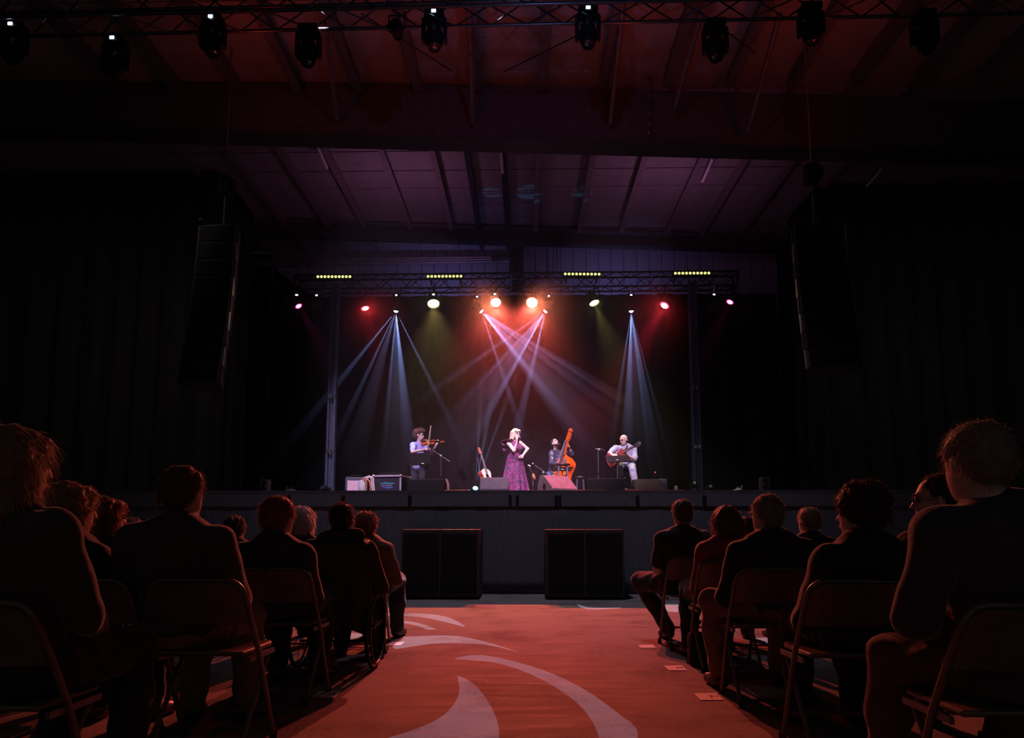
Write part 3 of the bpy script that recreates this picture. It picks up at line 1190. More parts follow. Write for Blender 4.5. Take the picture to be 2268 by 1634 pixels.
def body_prims(J, s=1.0, hands=None, female=False, girth=1.0):
    fr = J['fr']
    spine = unit(J['neck'] - J['pelvis'])
    lat = J['shR'] - J['shL']; lat = unit(lat - spine * (lat @ spine))
    fw = np.cross(spine, lat)
    rot = np.stack([lat, fw, spine], 1)
    L = np.linalg.norm(J['neck'] - J['pelvis'])
    c = lambda t, f=0.0: J['pelvis'] + spine * L * t + fw * f
    hw = np.linalg.norm(J['shR'] - J['shL']) / 2
    o = [E(c(0.02), V3(.165 * s, .125 * s * girth, .13 * s), rot), E(c(.36, .01), V3(.145 * s * girth, .11 * s * girth, .18 * s), rot, .06),
         E(c(.70, 0), V3(hw * .86, .118 * s * girth, .19 * s), rot, .06),
         C(c(.90) - lat * .05, J['shL'] - spine * .01, .058 * s, .056 * s, .05), C(c(.90) + lat * .05, J['shR'] - spine * .01, .058 * s, .056 * s, .05),
         C(c(.93), J['head'] - fr[2] * .05, .058 * s, .052 * s, .035)]
    if female:
        o += [E(c(.66, .085) - lat * .07, V3(.06, .055, .06) * s, rot, .04), E(c(.66, .085) + lat * .07, V3(.06, .055, .06) * s, rot, .04)]
    for q in 'LR':
        o += arm_prims(J, q, s) + leg_prims(J, q, s)
        hd = (hands or {}).get(q)
        if hd is None:
            d = unit(J['wr' + q] - J['el' + q])
            hd = (d, V3(0, .2, 1), 1 if q == 'R' else -1, .7)
        o += hand_prims(J['wr' + q], hd[0], hd[1], hd[2], s, hd[3])
    return o + head_prims(J['head'], fr, J.get('hs', 1.0))


def arm_prims(J, q, s, up=1.0, lo=1.0, g=0.0):
    a = [C(J['sh' + q], J['sh' + q] + (J['el' + q] - J['sh' + q]) * up, .056 * s + g, (.056 - .014 * up) * s + g, .03)]
    if lo > 0:
        e = J['el' + q] + (J['wr' + q] - J['el' + q]) * lo
        a.append(C(J['el' + q], e, .041 * s + g, (.041 - .013 * lo) * s + g, .02))
    return a


def leg_prims(J, q, s, g=0.0, foot=True, lo=1.0):
    hp, kn, an = J['hip' + q], J['kn' + q], J['an' + q]
    o = [C(hp, kn, .088 * s + g, .060 * s + g, .04), C(kn, kn + (an - kn) * .45, .056 * s + g, .054 * s + g * 1.3, .03),
         C(kn + (an - kn) * .4, kn + (an - kn) * lo, .054 * s + g * 1.2, .038 * s + g * 1.5, .03)]
    if foot:
        o.append(C(an - V3(0, 0, .035) * s, J['toe' + q], .040 * s, .030 * s, .02))
    return o



def hair_mat(name, col):
    """hair that lets some light through its loose strands"""
    m = mat(name, col, .5, scale=40, var=.3, spec=.6, sheen=.5)
    if not m.get('thin'):
        m['thin'] = 1
        nt = m.node_tree
        b = nt.nodes['Principled BSDF']
        tr = nt.nodes.new('ShaderNodeBsdfTranslucent')
        tr.inputs['Color'].default_value = (*[min(1, c ** .6) for c in col], 1)
        mx = nt.nodes.new('ShaderNodeMixShader')
        mx.inputs[0].default_value = .5
        nt.links.new(b.outputs[0], mx.inputs[1]); nt.links.new(tr.outputs[0], mx.inputs[2])
        nt.links.new(mx.outputs[0], nt.nodes['Material Output'].inputs['Surface'])
    return m


SKIN = mat('skin', (.62, .42, .34), .5, var=.05, spec=.35)
SKIN2 = mat('skin_pale', (.70, .50, .43), .5, var=.05, spec=.35)
EYE_M = mat('eye', (.03, .02, .02), .2)
SHOE = mat('shoe_leather', (.02, .018, .017), .4)


def strands(V, N, n, ln, m, name, parent, hc, seed=1, w=.0012, droop=.5, lift=.5, clear=None):
    """loose hairs standing off a hair mesh, as one mesh"""
    rs = np.random.RandomState(seed)
    ids = rs.choice(len(V), min(n, len(V)), replace=len(V) < n)
    vs, fs = [], []
    for i in ids:
        p = V[i]; d = N[i] * lift + rs.normal(0, .45, 3) + V3(0, 0, -droop)
        d = unit(d)
        l = ln * rs.uniform(.5, 1.3)
        side = unit(np.cross(d, rs.normal(0, 1, 3))) * w
        b = len(vs)
        for t in (0, .4, .75, 1.0):
            c = p + d * l * t + V3(0, 0, -droop * .7) * l * t * t
            ww = side * (1 - t * .8)
            vs += [c - ww, c + ww]
        for k in range(3):
            fs.append((b + 2 * k, b + 2 * k + 1, b + 2 * k + 3, b + 2 * k + 2))
    return np.array(vs), np.array(fs)


def normals_of(V, Fc):
    a = V[Fc[:, 2]] - V[Fc[:, 0]]; b = V[Fc[:, 3]] - V[Fc[:, 1]]
    n = np.cross(a, b)
    N = np.zeros_like(V)
    for k in range(4): np.add.at(N, Fc[:, k], n)
    return N / (np.linalg.norm(N, axis=1)[:, None] + 1e-9)


def hair(prims, m, parent, h, seed, amp=.006, f=110., n=600, ln=.03, w=.0012, droop=.4, lift=.5, k=.02, name='hair'):
    V, Fc = implicit(prims, h, k, fuzz(seed, amp, f))
    if n:
        v2, f2 = strands(V, normals_of(V, Fc), n, ln, m, name, parent, None, seed, w, droop, lift)
        Fc = np.concatenate([Fc, f2 + len(V)]); V = np.concatenate([V, v2])
    return mesh_obj(name, V, Fc, m, parent)


def cap_hair(J, length=0.0, vol=1.0, back=0.0, fringe=0.0, s=None):
    """hair as a cap over the skull; length: how far it falls below the chin line at back and sides"""
    r, f, u = J['fr']; hc = J['head']; s = s or J.get('hs', 1.0)
    rot = np.stack([r, f, u], 1)
    g = lambda a, b, c: hc + (r * a + f * b + u * c) * s
    o = [E(g(0, -.024, .042), V3(.083 * vol, .094 * vol, .086 * vol) * s, rot, .02), E(g(0, -.062, -.005), V3(.072 * vol, .052 * vol, .07) * s, rot, .03)]
    if fringe:
        o.append(E(g(.0, .055, .088), V3(.062, .035, .022) * s * fringe, rot, .03))
    if length:
        for a in (-.062, 0, .062):
            top = g(a, -.045, .02)
            bot = g(a * 1.15, -.075 - back, -.06) + V3(0, 0, -length)
            o.append(C(top, bot, .048 * s * vol, .040 * s * vol, .04))
        for a in (-1, 1):
            o.append(C(g(a * .074, .005, .02), g(a * .078, .0, -.06) + V3(0, 0, -length * .8), .030 * s * vol, .028 * s * vol, .03))
    return o


def eyes(J, parent, big=1.0):
    r, f, u = J['fr']; s = J.get('hs', 1.0)
    for a in (-1, 1):
        q = MB(); c = J['head'] + (r * a * .031 + f * .080 + u * .012) * s
        q.ball(c, .012 * s * big, 8)
        q.build('eye', EYE_M, parent, True)
        q = MB()
        q.tube(J['head'] + (r * a * .016 + f * .096 + u * .032) * s, J['head'] + (r * a * .050 + f * .080 + u * .034) * s, .005 * s, .004 * s, 6)
        q.build('eyebrow', mat('brow_hair', (.08, .05, .04), .8), parent)
    q = MB(); q.ball(J['head'] + (f * .0945 - u * .060) * s, (.021 * s, .008 * s, .007 * s), 8)
    q.build('mouth', mat('lips', (.42, .13, .13), .45), parent, True)


def shoe(J, q, s, m, parent, h=.012):
    an, toe = J['an' + q], J['toe' + q]
    d = unit((toe - an) * V3(1, 1, 0))
    o = [C(an - V3(0, 0, .045) - d * .035, an - V3(0, 0, .05) + d * .06, .042, .043, .03), C(an - V3(0, 0, .05) + d * .05, toe + d * .01, .043, .034, .03),
         C(an + V3(0, 0, .0), an - V3(0, 0, .04), .045, .046, .03)]
    V, Fc = implicit(o, h, .03)
    return mesh_obj('shoe', V - np.array(parent.location), Fc, m, parent)


def local(o, parent):
    """shift a mesh built in hall coordinates into its parent's place"""
    off = np.array(parent.location)
    n = len(o.data.vertices)
    a = np.empty(n * 3, np.float32); o.data.vertices.foreach_get('co', a)
    a = (a.reshape(-1, 3) - off).ravel()
    o.data.vertices.foreach_set('co', a); o.data.update()
    return o


def sweep(name, prims, h, m, parent, k=.03, disp=None, grow=0.0):
    V, Fc = implicit(prims, h, k, disp, grow)
    return local(mesh_obj(name, V, Fc, m, parent), parent)


def torso_prims(J, s, girth=1.0, g=.012, length=0.0, neck=.90):
    spine = unit(J['neck'] - J['pelvis'])
    lat = J['shR'] - J['shL']; lat = unit(lat - spine * (lat @ spine))
    fw = np.cross(spine, lat); rot = np.stack([lat, fw, spine], 1)
    L = np.linalg.norm(J['neck'] - J['pelvis'])
    c = lambda t, f=0.0: J['pelvis'] + spine * L * t + fw * f
    hw = np.linalg.norm(J['shR'] - J['shL']) / 2
    o = [E(c(.36, .01), V3(.145 * s * girth, .112 * s * girth, .19 * s) + g, rot, .06), E(c(.70, 0), V3(hw * .86, .118 * s * girth, .19 * s) + g, rot, .06),
         C(c(neck) - lat * .05, J['shL'] - spine * .01, .058 * s + g, .058 * s + g, .05), C(c(neck) + lat * .05, J['shR'] - spine * .01, .058 * s + g, .058 * s + g, .05),
         E(c(.06 - length), V3(.158 * s, .12 * s * girth, .12 * s) + g, rot, .06)]
    return o


def collar_prims(J, s, g=.0):
    fr = J['fr']; c = J['neck'] + V3(0, 0, .012)
    o = []
    n = 10
    for i in range(n):
        a0, a1 = 2 * math.pi * i / n, 2 * math.pi * (i + 1) / n
        p = lambda a: c + V3(.068 * s * math.cos(a), .064 * s * math.sin(a), .016 * math.cos(a + 1.57) * -1)
        o.append(C(p(a0), p(a1), .018 + g, None, .01))
    return o
# ------------------------------------------------------------------ musicians
def S(px, py, Y):
    return np.array(P(px, py, Y))


def SX(px, Y, z):
    return np.array((P(px, 1080, Y).x, Y, z))


def catmull(pts, n=6, closed=True):
    out = []
    N = len(pts)
    for i in range(N if closed else N - 1):
        p = [np.array(pts[(i + k - 1) % N] if closed else pts[min(max(i + k - 1, 0), N - 1)], float) for k in range(4)]
        for j in range(n):
            t = j / n
            out.append(.5 * ((2 * p[1]) + (-p[0] + p[2]) * t + (2 * p[0] - 5 * p[1] + 4 * p[2] - p[3]) * t * t + (-p[0] + 3 * p[1] - 3 * p[2] + p[3]) * t ** 3))
    return out


def outline(half, ln):
    """half: (along 0..1, half width) list from tail to neck, mirrored"""
    r = [(w, a * ln) for a, w in half]
    l = [(-w, a * ln) for a, w in reversed(half)]
    return [tuple(p) for p in catmull([(0, -.004 * ln)] + r + [(0, ln)] + l, 5)]


def person(label, loc, name='person', group=None):
    return thing(name, label, 'person', loc, group)


DENIM = mat('denim', (.16, .21, .34), .85, bump=.3, scale=40)
BLACKCLOTH = mat('black_cloth', (.022, .020, .022), .9, bump=.2, scale=30, spec=.2)

# ---- violinist
J = dict(head=S(929.8, 964.5, 15.98), neck=S(927.5, 980.5, 16.02), pelvis=S(927, 1034, 16.02),
         shR=S(915, 985.5, 15.9), elR=S(913.5, 1001, 15.66), wrR=S(942, 995, 15.55),
         shL=S(936.5, 985.5, 16.1), elL=S(955, 1007.5, 15.92), wrL=S(967, 984, 15.84), fr=headframe((.93, -.32, -.12)), hs=1.0)
for q, dx in (('R', -9), ('L', 9)):
    J['hip' + q] = J['pelvis'] + V3(dx * .0098, 0, -.03)
    J['kn' + q] = SX(927 + dx, 15.98, ZS + .50)
    J['an' + q] = SX(927 + dx * 1.1, 16.05, ZS + .10)
    J['toe' + q] = J['an' + q] + V3(.06 if q == 'L' else -.03, -.14, -.06)
t = person('violinist with dark curly hair and a lavender short-sleeved shirt playing on stage', (J['pelvis'][0], 16.0, ZS))
hn = {'R': (S(953, 991.5, 15.5) - J['wrR'], V3(0, -.5, 1), 1, .9), 'L': (S(972, 977, 15.8) - J['wrL'], V3(.5, .4, .3), 1, 1.0)}
sweep('body', body_prims(J, .96, hn), .009, SKIN2, t)
LAV = mat('lavender_shirt', (.36, .30, .62), .8, var=.04, bump=.3, scale=30)
sh = torso_prims(J, .96, length=.05) + [C(J['sh' + q], J['sh' + q] + (J['el' + q] - J['sh' + q]) * .72, .068, .066, .04) for q in 'LR'] + collar_prims(J, .95)
sweep('shirt', sh, .010, LAV, t, .03, folds(1, .006))
tr = [E(J['pelvis'] + V3(0, 0, -.02), V3(.165, .13, .14))] + leg_prims(J, 'L', 1, .012, False) + leg_prims(J, 'R', 1, .012, False)
sweep('trousers', tr, .012, mat('dark_trousers', (.03, .028, .04), .85, bump=.2), t, .03, folds(2, .005))
for q in 'LR': shoe(J, q, 1, SHOE, t)
r, f, u = J['fr']
R3 = np.stack([r, f, u], 1)
hp = cap_hair(J, 0, 1.0) + [E(J['head'] + f * .005 + u * .115, V3(.095, .085, .055), R3, .03), E(J['head'] - f * .085 + u * .03, V3(.10, .075, .11), R3, .03), E(J['head'] - f * .05 + u * .085, V3(.105, .09, .07), R3, .03)]
local(hair(hp, mat('curly_brown_hair', (.16, .07, .055), .75, scale=40), None, .010, 3, .014, 62, 900, .04, .0022, .0, .9), t).parent = t
eyes(J, t)

# violin, held under the chin
VARN = mat('violin_varnish', (.38, .085, .018), .28, var=.25, scale=14, stretch=(6, 1, 1), spec=.6)
EBONY = mat('ebony', (.018, .014, .013), .35)
a, b = Vector(S(934.5, 980, 15.72)), Vector(S(986.5, 979.5, 15.50))
ax = (b - a).normalized()
vf = frame(a, ax, (0, -.80, .62))
t = thing('violin', 'orange-brown violin held under the chin of the player in lavender', 'violin', a)
VO = outline([(.02, .06), (.10, .098), (.25, .100), (.38, .068), (.50, .055), (.62, .064), (.78, .082), (.92, .072), (.985, .035)], .355)
q = MB(); q.prism(VO, -.018, .018, vf, dome=.012); q.build('body', VARN, t, True)
q = MB(); q.prism([(-.013, .20), (.013, .20), (.012, .49), (-.012, .49)], .030, .042, vf); q.build('fingerboard', EBONY, t)
q = MB(); q.prism([(-.010, .34), (.010, .34), (.012, .47), (.014, .50), (-.014, .50), (-.012, .47)], .004, .030, vf); q.build('neck', VARN, t)
q = MB(); q.prism([(-.014, .49), (.014, .49), (.011, .555), (-.011, .555)], .0, .026, vf)
q.lathe([(.020, -.017), (.024, 0), (.020, .017)], vf @ Matrix.Translation((0, .570, .006)) @ Matrix.Rotation(math.pi / 2, 4, 'Y'), 14)
for s in (-1, 1):
    for k in (.505, .535): q.tube(vf @ Vector((s * .012, k, .014)), vf @ Vector((s * .042, k, .014)), .006, n=6)
q.build('scroll', VARN, t, True)
q = MB(); q.box((0, .0, 0), (.045, .004, .032)); b_ = MB(); b_.add(q.v, q.f, vf @ Matrix.Translation((0, .155, .045))); b_.build('bridge', mat('maple', (.7, .5, .3), .5), t)
q = MB(); q.prism([(-.02, .02), (.02, .02), (.012, .12), (-.012, .12)], .033, .045, vf); q.build('tailpiece', EBONY, t)
q = MB(); q.ball((-.05, .02, .04), (.045, .032, .014), 12, vf); q.build('chin_rest', EBONY, t, True)
# bow
a, b = Vector(S(948.5, 991, 15.42)), Vector(S(955, 943, 15.52))
t = thing('violin_bow', 'thin pale violin bow pointing straight up from the violinist\'s hand', 'bow', a)
q = MB(); q.path([a - (b - a) * .12, a, a.lerp(b, .5) + Vector((.006, 0, 0)), b], [.007, .007, .006, .005], 6); q.build('stick', mat('bow_wood', (.45, .26, .16), .4), t)
q = MB(); q.tube(a + Vector((-.016, -.004, 0)), b + Vector((-.012, -.004, 0)), .0045, n=5); q.build('bow_hair', mat('bow_hair_white', (.85, .82, .78), .6), t)
q = MB(); q.box(a + Vector((-.008, 0, 0)), (.022, .012, .05)); q.build('frog', EBONY, t)
q = MB(); q.box(b + Vector((-.006, 0, 0)), (.02, .010, .025)); q.build('tip', mat('bow_tip', (.5, .15, .12), .4), t)

# ---- singer
J = dict(head=S(1142.6, 961, 14.88), neck=S(1140.5, 977, 14.94), pelvis=S(1141, 1024, 14.95),
         shR=S(1127, 981.5, 14.86), elR=S(1138.5, 998, 14.62), wrR=S(1146.3, 977, 14.58),
         shL=S(1151.5, 980.5, 14.98), elL=S(1168.3, 994, 15.02), wrL=S(1158, 1008.5, 14.88), fr=headframe((.62, -.75, -.20)), hs=.94)
for q, dx in (('R', -8), ('L', 8)):
    J['hip' + q] = J['pelvis'] + V3(dx * .0098, 0, -.03)
    J['kn' + q] = SX(1141 + dx, 14.9, ZS + .48)
    J['an' + q] = SX(1141 + dx, 14.95, ZS + .10)
    J['toe' + q] = J['an' + q] + V3(.01, -.13, -.07)
t = person('blonde singer in a long magenta patterned dress holding a microphone at centre stage', (J['pelvis'][0], 14.95, ZS))
hn = {'R': (S(1149, 970, 14.56) - J['wrR'], V3(.25, -.9, .1), -1, 1.1), 'L': (S(1152, 1012, 14.8) - J['wrL'], V3(.1, -1, .1), -1, .5)}
sweep('body', body_prims(J, .86, hn, True), .009, SKIN2, t)


def dress_material():
    m = bpy.data.materials.new('magenta_print')
    m.use_nodes = True
    nt = m.node_tree; b = nt.nodes['Principled BSDF']; L = nt.links.new
    tc = nt.nodes.new('ShaderNodeTexCoord')
    vo = nt.nodes.new('ShaderNodeTexVoronoi'); vo.inputs['Scale'].default_value = 78
    mp = nt.nodes.new('ShaderNodeMapping'); mp.inputs['Scale'].default_value = (1, 1, .6)
    L(tc.outputs['Object'], mp.inputs['Vector']); L(mp.outputs['Vector'], vo.inputs['Vector'])
    sp = nt.nodes.new('ShaderNodeSeparateColor'); L(vo.outputs['Color'], sp.inputs[0])
    rp = nt.nodes.new('ShaderNodeValToRGB'); rp.color_ramp.interpolation = 'CONSTANT'
    els = rp.color_ramp.elements
    els[0].position = 0; els[0].color = (.24, .012, .12, 1)
    els[1].position = .34; els[1].color = (.016, .018, .04, 1)
    for p, c in ((.62, (.045, .055, .10, 1)), (.80, (.11, .018, .10, 1)), (.93, (.40, .09, .25, 1))):
        e = els.new(p); e.color = c
    L(sp.outputs[0], rp.inputs['Fac']); L(rp.outputs['Color'], b.inputs['Base Color'])
    b.inputs['Roughness'].default_value = .75
    return m


DRESS = dress_material()
bp = torso_prims(J, .86, g=.012, neck=.80)[:2] + [E(J['pelvis'] + V3(0, 0, .05), V3(.15, .12, .14)), C(J['neck'] + V3(-.05, -.04, -.06), J['shR'] + V3(.02, 0, .0), .055, .062, .04),
     C(J['neck'] + V3(.05, -.02, -.09), J['shL'] + V3(-.05, 0, -.02), .05, .045, .04),
     E(J['neck'] + V3(0.0, -.085, -.15), V3(.12, .06, .09))]
sp_ = unit(J['neck'] - J['pelvis']); la_ = J['shR'] - J['shL']; la_ = unit(la_ - sp_ * (la_ @ sp_)); fw_ = np.cross(sp_, la_)
for k_ in (-1, 1): bp.append(E(J['pelvis'] + sp_ * np.linalg.norm(J['neck'] - J['pelvis']) * .66 + fw_ * .085 + la_ * .07 * k_, V3(.078, .073, .085)))
o = sweep('dress', bp, .010, DRESS, t, .04, folds(5, .004))
# skirt with pleats, joined to the bodice at the waist
wz = P(1140, 1003, 14.9).z
q = MB(); n = 96; rows = 22
cx0, cy0 = P(1139.5, 1003, 14.95).x, 14.95
vs, fs = [], []
for j in range(rows):
    tt = j / (rows - 1)
    z = wz + (ZS + .012 - wz) * tt
    cx = cx0 + (.016) * tt
    rx = .132 + .155 * tt ** .75 + .055 * tt
    ry = .115 + .135 * tt ** .75 + .02 * tt
    for i in range(n):
        a = 2 * math.pi * i / n
        pl = 1 + (.03 + .085 * tt) * (math.sin(13 * a + .8 * math.sin(3 * a)) * .6 + .4 * math.sin(21 * a + 1 + tt))
        vs.append((cx + rx * pl * math.cos(a), cy0 + ry * pl * math.sin(a), z))
for j in range(rows - 1):
    for i in range(n):
        k = (i + 1) % n
        fs.append((j * n + i, j * n + k, (j + 1) * n + k, (j + 1) * n + i))
q.add(vs, fs); q.build('long_skirt', DRESS, t, True)
q = MB()
q.lathe([(.140, -.02), (.142, .02)], Matrix.Translation((cx0, cy0, wz + .01)) @ Matrix.Diagonal((1, .86, 1, 1)), 30, caps=False); q.build('waistband', BLACKCLOTH, t, True)
# gathered ruffle over the right shoulder
q = MB(); vs, fs = [], []
c0 = Vector(J['shR']); n = 44
for j in range(6):
    tt = j / 5
    for i in range(n):
        a = i / (n - 1)
        base = Vector(S(1137, 978, 14.78)).lerp(Vector(S(1119, 976, 14.86)), min(1, a * 1.6)) if a < .62 else Vector(S(1119, 976, 14.86)).lerp(Vector(S(1122, 1000, 14.95)), (a - .62) / .38)
        out = Vector((-.5 - .5 * a, -.45 + .4 * a, .55 - 1.0 * a)).normalized()
        wv = math.sin(a * 34 + j * .25) * .024 * (tt ** .7)
        p = base + out * (.085 * tt) + Vector((0, -1, .3)).normalized() * wv + Vector((wv * .7, 0, 0))
        vs.append(p)
for j in range(5):
    for i in range(n - 1):
        k = j * n + i
        fs.append((k, k + 1, k + n + 1, k + n))
q.add(vs, fs); o = q.build('shoulder_ruffle', DRESS, t, True); sd = o.modifiers.new('thick', 'SOLIDIFY'); sd.thickness = .008
BLONDE = mat('blonde_hair', (.66, .52, .36), .45, scale=30, var=.25)
hp = cap_hair(J, .07, 1.04, fringe=1.15) + [E(J['head'] + J['fr'][1] * .045 + J['fr'][2] * .072, V3(.07, .05, .03), np.stack(J['fr'], 1), .02)]
local(hair(hp, BLONDE, None, .009, 8, .007, 90, 500, .022, .0022, 1.0, .3), t).parent = t
eyes(J, t)
# the microphone she holds
a, b = Vector(S(1150.3, 967.5, 14.52)), Vector(S(1147.3, 981, 14.53))
t = thing('microphone', 'dark handheld microphone at the singer\'s mouth', 'microphone', b)
q = MB(); q.ball(a, .027, 14); q.build('grille', mat('mic_mesh', (.45, .43, .46), .35, .8, scale=200), t, True)
q = MB(); q.tube(a, b, .022, .014, 12); q.build('handle', BLACK_METAL, t, True)
c = [Vector(b), Vector(S(1149.5, 990, 14.5)), Vector(S(1152, 1004, 14.45)), Vector(S(1151.5, 1030, 14.45)), Vector(S(1152, 1060, 14.45)), Vector((P(1153, 1090, 14.45).x, 14.45, ZS + .012)), Vector((P(1150, 1090, 14.3).x, 13.9, ZS + .012))]
q = MB(); q.path(catmull(c, 5, False), .006, 5); q.build('lead', BLACK_PLASTIC, t)

# ---- bassist
J = dict(head=S(1229.5, 981.5, 16.36), neck=S(1231.0, 998.5, 16.44), pelvis=S(1230, 1046, 16.42),
         shR=S(1222.5, 1003.5, 16.32), elR=S(1221.5, 1025, 16.15), wrR=S(1237, 1029, 15.97),
         shL=S(1248, 1002.5, 16.48), elL=S(1266, 1006, 16.30), wrL=S(1259.3, 988.5, 16.16), fr=headframe((.48, -.74, .42), (-.3, .2, .9)), hs=1.0)
for q, dx in (('R', -9), ('L', 9)):
    J['hip' + q] = J['pelvis'] + V3(dx * .0105, 0, -.03)
    J['kn' + q] = SX(1230 + dx * 1.1, 16.36, ZS + .48)
    J['an' + q] = SX(1230 + dx * 1.2, 16.42, ZS + .10)
    J['toe' + q] = J['an' + q] + V3(-.02, -.14, -.07)
t = person('bassist with a dark beard looking up beside his double bass', (J['pelvis'][0], 16.42, ZS))
hn = {'R': (S(1243, 1028.5, 15.9) - J['wrR'], V3(-.3, -.3, .9), 1, 1.2), 'L': (S(1257, 981.5, 16.10) - J['wrL'], V3(.7, -.6, .2), -1, 1.3)}
sweep('body', body_prims(J, 1.0, hn, girth=1.1), .009, SKIN2, t)
SATIN = mat('black_satin_jacket', (.035, .035, .055), .35, bump=.25, scale=20, spec=.6, col2=(.10, .10, .16))
sh = torso_prims(J, 1.0, 1.12, g=.016, length=.06) + arm_prims(J, 'R', 1, 1, .85, .022) + arm_prims(J, 'L', 1, 1, .30, .022)
sweep('jacket', sh, .010, SATIN, t, .035, folds(9, .010, 46, 34))
TEE = mat('dark_tee', (.03, .025, .05), .85)
sp_ = unit(J['neck'] - J['pelvis'])
sweep('tee_shirt', [E(J['pelvis'] + sp_ * .38 + V3(.005, -.075, 0), V3(.075, .075, .17)), E(J['neck'] + V3(.0, -.035, -.06), V3(.09, .075, .06))], .012, TEE, t)
tr = [E(J['pelvis'] + V3(0, 0, -.02), V3(.172, .14, .14))] + leg_prims(J, 'L', 1.05, .014, False) + leg_prims(J, 'R', 1.05, .014, False)
sweep('jeans', tr, .012, DENIM, t, .03, folds(12, .006))
for q in 'LR': shoe(J, q, 1, SHOE, t)
local(hair(cap_hair(J, 0, .99), mat('dark_short_hair', (.035, .026, .026), .7, scale=40), None, .009, 13, .004, 120, 300, .015, .002, .0, .8), t).parent = t
r, f, u = J['fr']; g = lambda a, b, c: J['head'] + r * a + f * b + u * c
bd = [C(g(-.06, .03, -.055), g(-.03, .075, -.088), .020, .022, .02), C(g(-.03, .075, -.088), g(.03, .075, -.088), .026, .026, .02), C(g(.06, .03, -.055), g(.03, .075, -.088), .020, .022, .02), C(g(-.02, .098, -.047), g(.02, .098, -.047), .008, None, .01)]
V, Fc = implicit(bd, .007, .02, fuzz(14, .004, 140))
local(mesh_obj('beard', V, Fc, mat('dark_short_hair', (.03, .02, .02), .7), t), t)
eyes(J, t)
q = MB()
q.lathe([(.042, -.006), (.042, .006)], frame(Vector(S(1260.2, 990.5, 16.17)), (1, 0, 0), Vector(J['wrL'] - J['elL'])), 14, caps=True); q.build('wristband', BLACK_PLASTIC, t)

# double bass, turned so that its rib shows
BASSV = mat('bass_varnish', (.70, .10, .010), .30, var=.22, scale=5, stretch=(5, 1, 1), spec=.6)
top, low = Vector(S(1261.5, 966, 16.14)), Vector(S(1243.5, 1036, 15.98))
ax = (top - low).normalized()
nrm = Vector((-.80, -.60, .0))
zfoot = ZS + .16
k = (low.z - zfoot) / ax.z
org = low - ax * k
t = thing('double_bass', 'orange double bass with a carved scroll leaning on the bassist', 'double bass', org)
bf = frame(org, ax, nrm)
BL = (Vector(S(1251, 1008, 16.08)) - org).dot(ax)
BO = outline([(.01, .10), (.06, .255), (.17, .335), (.30, .325), (.42, .250), (.53, .215), (.63, .245), (.74, .270), (.84, .240), (.93, .135), (.985, .06)], BL)
q = MB(); q.prism(BO, -.185, -.005, bf); q.build('ribs_and_back', mat('bass_rib_varnish', (.72, .10, .012), .3, var=.2, scale=5, spec=.6), t, True)
q = MB(); q.prism([(x * 1.03, y + (y - BL / 2) * .02) for x, y in BO], -.012, .004, bf, dome=.035); q.build('top_plate', BASSV, t, True)
NL = (Vector(S(1257.5, 977, 16.12)) - org).dot(ax)
q = MB(); q.prism([(-.045, BL * .62), (.045, BL * .62), (.023, NL), (-.023, NL)], .060, .082, bf); q.build('fingerboard', mat('worn_ebony', (.07, .05, .07), .6, spec=.2), t)
q = MB(); q.prism([(-.032, BL - .02), (.032, BL - .02), (.023, NL + .02), (-.023, NL + .02)], .005, .060, bf); q.build('neck', BASSV, t)
SLN = (Vector(S(1263.5, 955, 16.15)) - org).dot(ax)
q = MB(); q.prism([(-.030, NL), (.030, NL), (.036, NL + .09), (.026, SLN - .02), (-.026, SLN - .02), (-.036, NL + .09)], -.02, .058, bf)
q.build('peg_box', BASSV, t)
q = MB()
sc = [bf @ Vector((0, SLN - .01 + .052 * (1 - .16 * a) * math.sin(a) * .9 + .02, .0 - .052 * (1 - .16 * a) * math.cos(a) + .02)) for a in [i * .55 for i in range(11)]]
q.path(sc, [.040 - .0018 * i for i in range(11)], 10)
q.lathe([(.03, -.05), (.036, 0), (.03, .05)], bf @ Matrix.Translation((0, SLN + .01, .02)) @ Matrix.Rotation(math.pi / 2, 4, 'Y'), 14)
q.build('scroll', BASSV, t, True)
for s, dy in ((-1, .03), (1, .05), (-1, .10), (1, .12)):
    q = MB(); a = bf @ Vector((s * .03, NL + dy, .02)); b = bf @ Vector((s * .095, NL + dy, .02))
    q.tube(a, b, .008, n=6); q.box(b, (.015, .03, .035)); q.build('tuning_peg', CHROME, t)
q = MB(); q.prism([(-.085, 0), (.085, 0), (.06, .06), (.03, .15), (-.03, .15), (-.06, .06)], -.008, .008, bf @ Matrix.Translation((0, BL * .42, .03)) @ Matrix.Rotation(math.pi / 2, 4, 'X')); q.build('bridge', mat('maple', (.7, .5, .3), .5), t)
q = MB(); q.prism([(-.05, BL * .10), (.05, BL * .10), (.03, BL * .33), (-.03, BL * .33)], .05, .07, bf); q.build('tailpiece', EBONY, t)
q = MB()
for x in (-.025, -.008, .008, .025):
    q.tube(bf @ Vector((x * 1.3, BL * .33, .07)), bf @ Vector((x * 1.4, BL * .42, .175)), .0018, n=4)
    q.tube(bf @ Vector((x * 1.4, BL * .42, .175)), bf @ Vector((x * .7, NL, .088)), .0018, n=4)
q.build('strings', mat('string_steel', (.22, .20, .22), .6, .3), t)
for s in (-1, 1):
    q = MB(); q.path([bf @ Vector((s * x, BL * y, .034)) for x, y in ((.10, .40), (.115, .43), (.10, .48), (.09, .53), (.105, .57))], .008, 5); q.build('sound_hole', EBONY, t)
q = MB(); q.tube(org, org - ax * ((org.z - ZS) / ax.z), .012, n=8); q.build('end_pin', CHROME, t)

